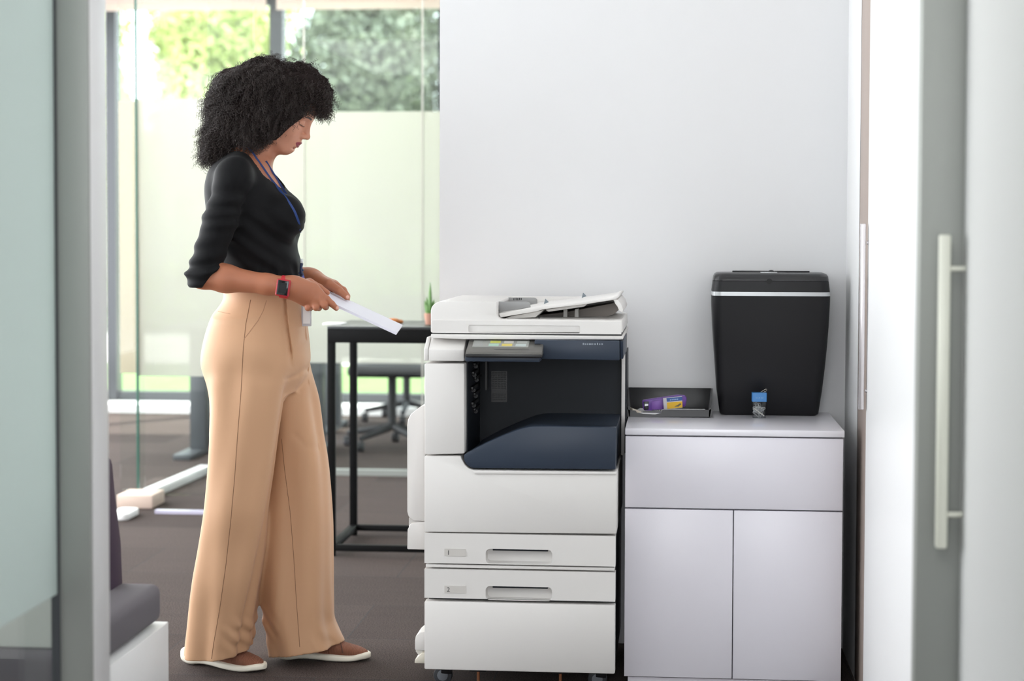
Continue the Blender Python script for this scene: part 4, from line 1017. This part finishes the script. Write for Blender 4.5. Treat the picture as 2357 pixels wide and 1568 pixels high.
# ---------------------------------------------------------------- trousers
lo, hi = box_px(400, 825, 640, 1545, -.30, .27)
S = SDF(lo, hi, .0034)
S.loft(rows_px([(650, 516, 695, .128), (685, 520, 696, .132), (730, 493, 702, .152), (770, 480, 706, .166), (800, 476, 709, .172), (835, 472, 710, .160), (870, 482, 700, .125), (900, 500, 680, .075)], 0), k=.01, e=2.3)
NL = [(745, 505, 610, .05), (790, 482, 638, .078), (835, 472, 655, .088), (870, 474, 660, .092), (920, 482, 652, .098), (1000, 482, 640, .102), (1100, 480, 626, .106), (1170, 476, 615, .110), (1250, 463, 606, .116, -.07), (1330, 449, 593, .122, -.06), (1400, 438, 582, .126, -.045), (1450, 432, 575, .128, -.04), (1490, 428, 570, .130, -.035), (1535, 425, 569, .130, -.035)]
FL = [(745, 590, 680, .05), (790, 565, 700, .080), (860, 585, 716, .088), (900, 600, 725, .092), (1000, 616, 741, .098), (1050, 620, 750, .100), (1120, 618, 757, .104), (1200, 611, 762, .108), (1300, 607, 763, .112), (1380, 613, 764, .115), (1430, 619, 768, .116), (1465, 624, 782, .116), (1500, 628, 800, .116), (1530, 631, 806, .116)]
S.loft(rows_px(NL, -.088), k=.04, e=2.3); S.loft(rows_px(FL, .088), k=.016, e=2.3)
# drape over the front of the near foot
X, Y, Z = S.every()
zc1 = W(600, 860)[2]; zh = .05
# long vertical folds that fan out towards the hem
def folds(cx_px, cyd, zlo, zhi, seed, n, amp0, amp1, half):
    zz = S.ax[2]; pyv = np.array([850, 1000, 1200, 1400, 1530]); 
    cxs = np.interp(zz, [P(c, p, YB0 + cyd)[2] for c, p in zip(cx_px, pyv)][::-1], [P(c, p, YB0 + cyd)[0] for c, p in zip(cx_px, pyv)][::-1])[None, None, :]
    th = np.arctan2(Y - (YB0 + cyd), X - cxs); r = np.sqrt((X - cxs) ** 2 + (Y - YB0 - cyd) ** 2)
    g = np.clip((zhi - Z) / (zhi - zlo), 0, 1); amp = amp0 + (amp1 - amp0) * g
    side = np.clip((half - np.abs(Y - YB0 - cyd)) / .02, 0, 1) * np.clip((zhi - Z) / .08, 0, 1) * np.clip((.17 - r) / .02, 0, 1)
    return (side * amp * (np.sin(n * th + 1.3 * seed + .9 * np.sin(Z * 6 + seed)) * .6 + .4 * np.sin((n + 3) * th + seed * 2.1 + 1.1 * np.sin(Z * 5)))).astype(np.float32)
S.a += folds((566, 560, 540, 515, 498), -.088, .1, zc1 + .06, 1.0, 4, .0065, .0095, .16)
S.a += folds((650, 680, 688, 690, 712), .088, .1, zc1, 2.2, 4, .006, .009, .14)
S.a += (.0016 * fnoise(X, Y, Z, 16, 21, 5, (1, 1, .35))).astype(np.float32)
# wrinkles where the near leg breaks over the shoe, radiating folds at the crotch
b1 = W(565, 1468, -.12); S.a += (.0036 * np.exp(-(((X - b1[0]) / .05) ** 2 + ((Z - b1[2]) / .05) ** 2)) * np.sin((Z * .8 + X * .9) * 2 * np.pi / .042)).astype(np.float32)
b1 = W(775, 1475, .05); S.a += (.0030 * np.exp(-(((X - b1[0]) / .05) ** 2 + ((Z - b1[2]) / .05) ** 2)) * np.sin((Z * .8 + X * .9) * 2 * np.pi / .045)).astype(np.float32)
c0 = W(664, 862, -.1)
rr_ = np.sqrt((X - c0[0]) ** 2 + (Z - c0[2]) ** 2); an_ = np.arctan2(Z - c0[2], X - c0[0])
def groove(pts, dep, wid, ymax=.06):
    d = None
    for (a, b), (c, e) in zip(pts, pts[1:]):
        p = P(a, b, YB0 - .1); q = P(c, e, YB0 - .1); vx, vz = q[0] - p[0], q[2] - p[2]; L2 = vx * vx + vz * vz
        t = np.clip(((X - p[0]) * vx + (Z - p[2]) * vz) / L2, 0, 1); dd = (X - p[0] - t * vx) ** 2 + (Z - p[2] - t * vz) ** 2
        d = dd if d is None else np.minimum(d, dd)
    S.a += (dep * np.exp(-d / wid ** 2) * (Y < YB0 + ymax)).astype(np.float32)
groove([(662, 872), (676, 866), (695, 850), (712, 832)], .004, .006)
groove([(668, 900), (690, 888), (716, 880)], .002, .008)
groove([(664, 1010), (690, 1040), (735, 1052)], .0015, .010)
# front pleat and fly
for (pts, dpt, wdt) in (([(648, 684), (655, 740), (664, 800), (668, 850)], .010, .004), ([(690, 690), (690, 740), (683, 790), (680, 800)], .009, .004)):
    pz_ = [P(a, b, YB0 - .12)[2] for a, b in pts][::-1]; pxx = [P(a, b, YB0 - .12)[0] for a, b in pts][::-1]
    xc = np.interp(S.ax[2], pz_, pxx)[None, None, :]; inz = (Z > pz_[0]) & (Z < pz_[-1])
    S.a += (inz * (Y < YB0) * dpt * np.exp(-((X - xc) / wdt) ** 2) * np.clip((Z - pz_[0]) / .05, 0, 1)).astype(np.float32)
# hems and waist
hemn = P(487, 1522, YB0 - .2)[2]
hA, hB = P(427, 1499, YB0 - .035), P(487, 1525, YB0 - .165); hC = P(574, 1493, YB0 - .03)

zl_ = np.interp(S.ax[0], [hA[0], hB[0], hC[0]], [hA[2], hB[2], hC[2]])[:, None, None]
f0, f1, f2 = P(628, 1503, YB0 + .10), P(690, 1508, YB0 - .02), P(802, 1476, YB0 + .09)
zf_ = np.interp(S.ax[0], [f0[0], f1[0], f2[0]], [f0[2], f1[2], f2[2]])[:, None, None]
farm = (X > P(600, 1500, YB0)[0]) 
S.a = np.maximum(S.a, np.where(farm, zf_ - Z, zl_ - Z).astype(np.float32))
S.a = np.maximum(S.a, Z - P(600, 652, YB0)[2])
V, F = S.mesh()
trm = pm('tan trousers', (200, 156, 120), .62, bump=.15, bscale=1200, sheen=.1)
tr = quads_mesh('trousers', V, F, trm, person, np.ones(len(V), bool))
from mathutils.bvhtree import BVHTree
def bvh_of(o):
    me = o.data; org = np.array(origin_of(o.parent)); n = len(me.vertices); c = np.empty(n * 3, np.float32); me.vertices.foreach_get('co', c); c = c.reshape(-1, 3) + org
    return BVHTree.FromPolygons([Vector(v) for v in c.tolist()], [tuple(p.vertices) for p in me.polygons])
BT, BS, BB = bvh_of(tr), bvh_of(shirt), bvh_of(body)
def cast(bvhs, px, py, lift=.001, default=None):
    d = Vector(P(px, py, 1.0) - np.array([0, 0, H])).normalized(); best = None
    for b in bvhs:
        h = b.ray_cast(Vector((0, 0, H)), d)
        if h[0] is not None and (best is None or h[3] < best[0]): best = (h[3], h[0], h[1])
    if best is None: return None if default is None else Vector(P(px, py, default))
    return best[1] - d * lift
def surf_line(bvhs, pts, step=6, lift=.0005):
    out = []
    for (a, b), (c, d) in zip(pts, pts[1:]):
        n = max(1, int(math.hypot(c - a, d - b) / step))
        for i in range(n):
            t = i / n; q = cast(bvhs, a + (c - a) * t, b + (d - b) * t, lift)
            if q is not None: out.append(q)
    q = cast(bvhs, *pts[-1], lift)
    if q is not None: out.append(q)
    return out
seam = pm('seam thread', (128, 92, 66), .8); hemm = pm('tan stitching', (176, 136, 104), .8)
sl_ = MB(); sl_.tube(surf_line([BT], [(577, 690), (566, 745), (560, 800), (555, 900), (547, 1000), (540, 1100), (531, 1200), (520, 1300), (506, 1400), (492, 1480), (487, 1517)], 6, -.0004), .0011, 6)
sl_.tube(surf_line([BT], [(648, 1010), (655, 1080), (668, 1180), (676, 1280), (682, 1380), (690, 1490)], 6, -.0004), .0010, 6)
sl_.build('side_seam', seam, tr)
pk = MB(); pk.tube(surf_line([BT], [(613, 692), (606, 715), (594, 738), (576, 762), (562, 780)], 4, -.0003), .0012, 6); pk.tube(surf_line([BT], [(502, 717), (530, 723)], 4, -.0003), .0009, 6)
pk.build('pocket_edge', hemm, tr)

# ---------------------------------------------------------------- lanyard, badge
lay = pm('navy lanyard', (34, 62, 122), .6, bump=.2, bscale=1500)
lan = MB()
def ribbon(mb, pts, wdt=.0075, th=.0012):
    # flat strap facing the camera side, following pts
    rings = []
    for i, p in enumerate(pts):
        d = (pts[min(i + 1, len(pts) - 1)] - pts[max(i - 1, 0)]).normalized(); v = (Vector((0, 0, H)) - p).normalized()
        n = d.cross(v).normalized(); rings.append([p - n * wdt / 2, p - n * wdt / 2 + v * th, p + n * wdt / 2 + v * th, p + n * wdt / 2])
    mb.loft(rings)
def smooth_pts(pts, it=2):
    for _ in range(it): pts = [pts[0]] + [(pts[i - 1] + pts[i] * 2 + pts[i + 1]) / 4 for i in range(1, len(pts) - 1)] + [pts[-1]]
    return pts
ribbon(lan, smooth_pts(surf_line([BB, BS], [(558, 318), (572, 338), (586, 360), (603, 384), (622, 412), (642, 436), (662, 462), (678, 487), (688, 515), (692, 550), (694, 596)], 7, .001)), .0085)
ribbon(lan, smooth_pts([q for q in (cast([BB, BS], a, b, .0015) for a, b in ((612, 371), (620, 385), (632, 404), (646, 424), (658, 446), (674, 472), (686, 500), (690, 530), (693, 560)))if q is not None]), .006)
lano = lan.build('lanyard', lay, person)
yl = (cast([BB, BS], 694, 596, .001) or Vector(W(694, 596, -.03)))[1]
cpx = lambda a, b: Vector(P(a, b, yl - .004))
MB().box(cpx(692, 600)[0], cpx(698, 600)[0], yl - .008, yl - .003, cpx(695, 606)[2], cpx(695, 596)[2], bev=.001).build('crimp', M['silver'], lano)
mc = MB(); mc.tube([cpx(695, 606), cpx(693, 616), cpx(694, 626), cpx(697, 634)], .004, 10); mc.ball(cpx(690, 629), .0035); mc.ball(cpx(697, 622), .0032)
mc.build('clip', pm('dark blue clip', (26, 38, 72), .3), lano)
ribs = MB(); ribbon(ribs, [cpx(697, 634), cpx(700, 650), cpx(703, 680), cpx(705, 708)], .007); ribs.build('strap', pm('violet strap', (90, 96, 168), .5), lano)
hb_ = MB().prism(rrect(cpx(694, 748)[0], cpx(717, 748)[0], cpx(705, 751)[2], cpx(705, 688)[2], .003), yl - .006, yl - .003, bev=.0008).build('badge_holder', pm('clear grey badge', (206, 206, 212), .25), lano)
MB().box(cpx(698, 740)[0], cpx(714, 740)[0], yl - .0068, yl - .0058, cpx(705, 745)[2], cpx(705, 692)[2]).build('badge_card', M['doorwhite'], lano)

# ---------------------------------------------------------------- watch
wc = W(657, 661, -.175); ax = (WRN - ELN) / np.linalg.norm(WRN - ELN)
ws = MB(); ringo, N_ = [], 40
av = Vector(ax); zv = Vector((0, 0, 1)); bv = av.cross(zv).normalized(); cv = bv.cross(av).normalized()
for k, (o_, r_) in enumerate(((-.0115, .0262), (-.012, .0300), (.012, .0300), (.0115, .0262))):
    ringo.append([Vector(wc) + av * o_ + (bv * math.cos(t * 2 * math.pi / N_) * 1.0 + cv * math.sin(t * 2 * math.pi / N_) * 1.06) * r_ for t in range(N_)])
ws.loft(ringo, cap=False)
wat = empty('watch', tuple(wc)); wat.parent = person; wat.location = Vector(wc) - person.location
red = pm('red silicone', (196, 42, 54), .45)
o = ws.build('watch_strap', red, wat)
cface = Vector(wc) + bv * (.030 if bv.y < 0 else -.030)
Rw = Matrix.Translation(Vector((wc[0], wc[1] - .0305, wc[2] - .001))) @ Matrix.Rotation(math.radians(8), 4, 'Y')
MB().box(-.0195, .0195, -.005, .006, -.0235, .0235, bev=.004, seg=4, mat=Rw).build('watch_case', pm('dark red case', (176, 36, 50), .35), wat)
MB().box(-.0150, .0150, -.0062, -.0045, -.0200, .0200, bev=.0025, seg=3, mat=Rw).build('watch_glass', pm('watch black', (14, 14, 16), .1), wat)
MB().box(-.0105, .0105, -.0066, -.0060, -.0140, .0140, mat=Rw).build('watch_display', pm('display grey', (34, 36, 38), .2), wat)
# hair tie on the far wrist
bm_ = MB(); ff = Vector((WRF[0] + .014, WRF[1], WRF[2] - .002)); dv = Vector(ELF - WRF).normalized() * -1
u_1 = dv.cross(Vector((0, 0, 1))).normalized(); v_1 = u_1.cross(dv).normalized()
bm_.tube([ff + (u_1 * math.cos(a * math.pi / 14) + v_1 * math.sin(a * math.pi / 14)) * .0235 for a in range(29)], .0022, 8)
bm_.build('wrist_band', pm('grey green band', (104, 116, 116), .6), person)

# ---------------------------------------------------------------- sheets of paper in the hands
A_ = P(914, 766, YB0 - .105); B_ = P(927, 748, YB0 + .105)
dr = P(778, 703, YB0 - .105) - A_; dr /= np.linalg.norm(dr); Lp = .262
wv = B_ - A_; nv = np.cross(dr, wv); nv /= np.linalg.norm(nv); nv = nv if nv[2] < 0 else -nv
pr = []
for t in (0, 1):
    o_ = A_ + (B_ - A_) * t; pr.append([o_, o_ + dr * Lp, o_ + dr * Lp + nv * .007, o_ + nv * .007])
ps = MB().loft([[tuple(v) for v in r] for r in pr]).build('paper_stack', pm('printer paper', (226, 224, 236), .5))
tag(ps, 'thin stack of white sheets held out in both hands above the trousers', 'paper')

# ---------------------------------------------------------------- shoes
SOLE = pm('cream rubber sole', (244, 238, 222), .5); KNIT = pm('brown knit', (150, 98, 76), .85)
nt = KNIT.node_tree; tc = nt.nodes.new('ShaderNodeTexCoord'); wv_ = nt.nodes.new('ShaderNodeTexWave'); wv_.inputs['Scale'].default_value = 95; wv_.bands_direction = 'X'
bp_ = nt.nodes.new('ShaderNodeBump'); bp_.inputs['Strength'].default_value = .8; bp_.inputs['Distance'].default_value = .002
nt.links.new(tc.outputs['Object'], wv_.inputs[0]); nt.links.new(wv_.outputs[0], bp_.inputs['Height']); nt.links.new(bp_.outputs[0], nt.nodes['Principled BSDF'].inputs['Normal'])
def shoe(heel, toe, lace, tilt=0):
    L = np.linalg.norm((toe - heel)[:2]); k = L / .245; ang = math.atan2(toe[1] - heel[1], toe[0] - heel[0])
    Mx = Matrix.Translation((heel[0], heel[1], 0)) @ Matrix.Rotation(ang, 4, 'Z') @ Matrix.Diagonal((k, 1, 1, 1))
    def prof(x, tab): t = np.array(tab); return smooth_interp(x, t[:, 0], t[:, 1])
    def blk(wt, bt, tt, e, name, mat, par):
        S = SDF((-.01, -.06, -.005), (.26, .06, .13), .0016); X, Y, Z = S.every(); x = S.ax[0]
        w_ = np.maximum(prof(x, wt), .002)[:, None, None]; zb_ = prof(x, bt)[:, None, None]; zt_ = prof(x, tt)[:, None, None]
        hz = np.maximum((zt_ - zb_) / 2, .002); zm_ = (zt_ + zb_) / 2
        q = (np.abs(Y / w_) ** e + np.abs((Z - zm_) / hz) ** e) ** (1 / e)
        d = (q - 1) * np.minimum(w_, hz); d = np.maximum(d, np.maximum(wt[0][0] - X, X - wt[-1][0]))
        if name == 'sole': d = d + .0012 * np.sin(X * 160 + Z * 260) * np.clip((Z - .006) / .006, 0, 1)
        S.a = np.broadcast_to(d, S.a.shape).astype(np.float32); V, F = S.mesh()
        V = np.array([tuple(Mx @ Vector(v)) for v in V.tolist()])
        return quads_mesh(name, V, F, mat, par, np.ones(len(V), bool))
    wt = [(0, .012), (.006, .022), (.025, .031), (.09, .029), (.15, .040), (.19, .043), (.22, .037), (.238, .024), (.245, .010)]
    so_ = blk(wt, [(0, .016), (.012, .006), (.03, .001), (.07, .005), (.11, .003), (.14, 0), (.2, 0), (.245, .008)],
        [(0, .040), (.01, .047), (.04, .040), (.09, .027), (.15, .024), (.2, .022), (.23, .026), (.245, .022)], 3.2, 'shoe', SOLE, person)
    wu = [(.014, .012), (.035, .022), (.09, .026), (.15, .036), (.19, .038), (.215, .032), (.232, .018), (.238, .006)]
    up = blk(wu, [(0, .012), (.25, .012)], [(0, .050), (.03, .062), (.06, .088), (.10, .088), (.14, .066), (.19, .046), (.22, .036), (.24, .026)], 2.3, 'knit_upper', KNIT, so_)
    if lace:
        MB().tube([Mx @ Vector(v) for v in ((.165, -.010, .060), (.172, -.026, .053), (.176, -.037, .040), (.178, -.043, .030))], .0018, 6).build('lace', pm('brown lace', (96, 62, 52), .8), so_)
    return so_
shoe(floor_pt(421, 1524), floor_pt(610, 1547), False)
shoe(floor_pt(632, 1517), floor_pt(853, 1519), True)

# ---------------------------------------------------------------- hair
LUMPS = [((628, 210), .0, (114, 80), .122), ((562, 207), .0, (80, 60), .113), ((731, 204), .0, (34, 36), .075), ((700, 190), 0, (52, 46), .095), ((548, 250), .0, (74, 74), .118), ((514, 312), -.01, (46, 50), .092),
         ((478, 345), -.01, (20, 30), .045), ((600, 280), -.055, (58, 50), .06), ((645, 248), -.04, (60, 50), .075), ((655, 262), -.06, (46, 52), .035), ((635, 288), -.062, (40, 40), .032), ((590, 275), .055, (60, 52), .06), ((640, 255), .05, (50, 48), .06), ((540, 300), .0, (45, 50), .10), ((575, 300), -.06, (36, 36), .045)]
lo, hi = box_px(420, 810, 90, 410, -.18, .18)
S = SDF(lo, hi, .004)
for (a, b), dy, (rx, rz), ry in LUMPS:
    c = W(a, b, dy); S.ell(c, (rx / 800, ry, rz / 800), .018)
X, Y, Z = S.every()
S.a += (.006 * fnoise(X, Y, Z, 55, 31, 6) + .005 * fnoise(X, Y, Z, 130, 32, 8) + .002 * fnoise(X, Y, Z, 400, 33, 8)).astype(np.float32)
HG = S.a.copy()
# keep the face, chin and throat free
def facecut(X, Y, Z, g=0.0):
    x = (X - HO[0]); y = Y - HO[1]; z = Z - HO[2]
    f = x * HF[0] + z * HF[2]; u = x * HU[0] + z * HU[2]
    return f, y, u
f_, y_, u_ = facecut(X, Y, Z)
fl_ = np.where(u_ < .01, .036 + .33 * (u_ + .07), .062 + .9 * (u_ - .01))
face_d = np.maximum(np.maximum(fl_ - f_, u_ - .040), -.2)       # negative inside the free zone
S.a = np.maximum(S.a + .010, -face_d)
V, F = S.mesh()
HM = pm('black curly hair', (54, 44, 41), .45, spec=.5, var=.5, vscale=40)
# surface samples for the curls
from numpy.random import RandomState
R_ = RandomState(5)
tri = V[F]; fc = tri.mean(1); fn = np.cross(tri[:, 2] - tri[:, 0], tri[:, 3] - tri[:, 1]); fn /= np.linalg.norm(fn, axis=1)[:, None] + 1e-9
gx = (fc - S.lo) / S.h; gi = np.clip(np.round(gx).astype(int), 1, np.array(HG.shape) - 2)
gr = np.stack([S.a[gi[:, 0] + 1, gi[:, 1], gi[:, 2]] - S.a[gi[:, 0] - 1, gi[:, 1], gi[:, 2]], S.a[gi[:, 0], gi[:, 1] + 1, gi[:, 2]] - S.a[gi[:, 0], gi[:, 1] - 1, gi[:, 2]], S.a[gi[:, 0], gi[:, 1], gi[:, 2] + 1] - S.a[gi[:, 0], gi[:, 1], gi[:, 2] - 1]], 1)
gr /= np.linalg.norm(gr, axis=1)[:, None] + 1e-9
NS = 10500
vis = np.clip(.35 + (gr[:, 1] < .3) * 1.0, 0, 1); idx = R_.choice(len(fc), NS, p=vis / vis.sum())
root = fc[idx] - gr[idx] * .004; nrm = gr[idx]
hc_ = W(610, 235, 0)
down = np.array([-.10, 0, -1.0])
def lowf(p, sd, fr): return np.stack([fnoise(p[:, 0], p[:, 1], p[:, 2], fr, sd + j, 5) for j in range(3)], 1)
dirn = nrm * .55 + down * (.55 + .25 * R_.rand(NS, 1)) + lowf(root, 60, 45) * .35 + R_.normal(size=(NS, 3)) * .22
dirn /= np.linalg.norm(dirn, axis=1)[:, None]
Lh = .018 + .030 * R_.rand(NS, 1) ** 1.6
NP = 26; t = np.linspace(0, 1, NP)[None, :, None]
u1 = np.cross(dirn, R_.normal(size=(NS, 3))); u1 /= np.linalg.norm(u1, axis=1)[:, None]; v1 = np.cross(dirn, u1)
turns = (Lh / .0085) * (.8 + .5 * R_.rand(NS, 1)); ph = R_.rand(NS, 1) * 6.28; rad = .0020 + .0030 * R_.rand(NS, 1)
an = (turns * 6.283)[:, None, :] * t + ph[:, None, :]
pts = root[:, None, :] + dirn[:, None, :] * (Lh[:, None, :] * t) + (u1[:, None, :] * np.cos(an) + v1[:, None, :] * np.sin(an)) * rad[:, None, :] * np.minimum(1, t * 4) + np.array([0, 0, -.010]) * t ** 2
fx_, yy_, ux_ = facecut(pts[..., 0], pts[..., 1], pts[..., 2])
pxx, pyy = project(pts)
fl_ = np.where(ux_ < .01, .036 + .33 * (ux_ + .07), .062 + .9 * (ux_ - .01)) + .003
bad = ((fx_ > fl_) & (ux_ < .034) & (np.abs(yy_) < .1) & (fx_ < .118)).any(1) | ((pxx > 632) & (pyy > 331) ).any(1) | ((pyy > 304) & (pxx > 678)).any(1)
good = pts[~bad]
nb = int(bad.sum()); r2 = root[bad]; n2 = nrm[bad] + R_.normal(size=(nb, 3)) * .35; n2 /= np.linalg.norm(n2, axis=1)[:, None]
an2 = 6.283 * 1.8 * t + ph[bad][:, None, :]
p2 = r2[:, None, :] + n2[:, None, :] * (.012 + .008 * R_.rand(nb, 1, 1)) * t + (u1[bad][:, None, :] * np.cos(an2) + v1[bad][:, None, :] * np.sin(an2)) * .0035 * np.minimum(1, t * 4)
fx_, yy_, ux_ = facecut(p2[..., 0], p2[..., 1], p2[..., 2]); q2x, q2y = project(p2)
fl_ = np.where(ux_ < .01, .036 + .33 * (ux_ + .07), .062 + .9 * (ux_ - .01)) + .003
b2 = ((fx_ > fl_) & (ux_ < .034) & (np.abs(yy_) < .1) & (fx_ < .118)).any(1) | ((q2x > 632) & (q2y > 331)).any(1) | ((q2y > 304) & (q2x > 678)).any(1)
pts = np.concatenate([good, p2[~b2]])
# loose ringlets: fringe in front of the forehead, tail at the nape, few behind the chin
def ringlet(p, d, L, r, turns):
    d = np.array(d, float); d /= np.linalg.norm(d); u = np.cross(d, R_.normal(size=3)); u /= np.linalg.norm(u); v = np.cross(d, u); tt = np.linspace(0, 1, NP)[:, None]
    a = tt * turns * 6.283 + R_.rand() * 6.28
    return p + d * L * tt + (u * np.cos(a) + v * np.sin(a)) * r + np.array([0, 0, -.006]) * tt ** 2
ex = []
for k in range(34):
    a = R_.rand(); ex.append(ringlet(W(686 - 66 * a + R_.normal() * 3, 270 + 44 * a + R_.normal() * 3, -.062 + .02 * R_.rand()), (.25 + R_.normal() * .35, R_.normal() * .3, -1), .010 + .012 * R_.rand(), .0026, 2.0))
for k in range(150):
    a = R_.rand(); b = R_.rand(); ex.append(ringlet(W(736 + 26 * a, 222 + 34 * b, R_.uniform(-.05, .06)), (.15 + R_.normal() * .3, R_.normal() * .3, -1), .022 + .02 * R_.rand(), .0028, 2.6))
for k in range(60):
    ex.append(ringlet(W(728 + 22 * R_.rand(), 248 + 10 * R_.rand(), R_.uniform(-.02, .06)), (.25 + R_.normal() * .2, R_.normal() * .3, -1), .02 + .014 * R_.rand(), .003, 2.4))
for k in range(260):
    ex.append(ringlet(W(464 + 52 * R_.rand(), 335 + 28 * R_.rand(), R_.uniform(-.06, .05)), (-.25 + R_.normal() * .3, R_.normal() * .3, -1), .02 + .022 * R_.rand(), .0026, 3))
for k in range(26):
    ex.append(ringlet(W(624 + 14 * R_.rand(), 322 + 6 * R_.rand(), R_.uniform(.055, .08)), (.2 + R_.normal() * .3, R_.normal() * .2, -1), .022 + .008 * R_.rand(), .003, 2.4))
pts = np.concatenate([pts, np.array(ex)]); NS = len(pts)
tg = np.gradient(pts, axis=1); tg /= np.linalg.norm(tg, axis=2)[..., None] + 1e-9
ref = np.array([.3, .9, .31]); s1 = np.cross(tg, ref); s1 /= np.linalg.norm(s1, axis=2)[..., None] + 1e-9; s2 = np.cross(tg, s1)
wr = .00078 * (1 - .55 * np.linspace(0, 1, NP))[None, :, None]
rings = np.stack([pts + (s1 * math.cos(a) + s2 * math.sin(a)) * wr for a in (0, 2.094, 4.189)], 2)     # NS,NP,3,3
HV = rings.reshape(-1, 3); base_i = (np.arange(NS)[:, None, None] * NP + np.arange(NP - 1)[None, :, None]) * 3
j = np.arange(3)[None, None, :]; q = np.stack([base_i + j, base_i + (j + 1) % 3, base_i + 3 + (j + 1) % 3, base_i + 3 + j], -1).reshape(-1, 4)
VV = np.concatenate([V, HV]); FF = np.concatenate([F, q + len(V)])
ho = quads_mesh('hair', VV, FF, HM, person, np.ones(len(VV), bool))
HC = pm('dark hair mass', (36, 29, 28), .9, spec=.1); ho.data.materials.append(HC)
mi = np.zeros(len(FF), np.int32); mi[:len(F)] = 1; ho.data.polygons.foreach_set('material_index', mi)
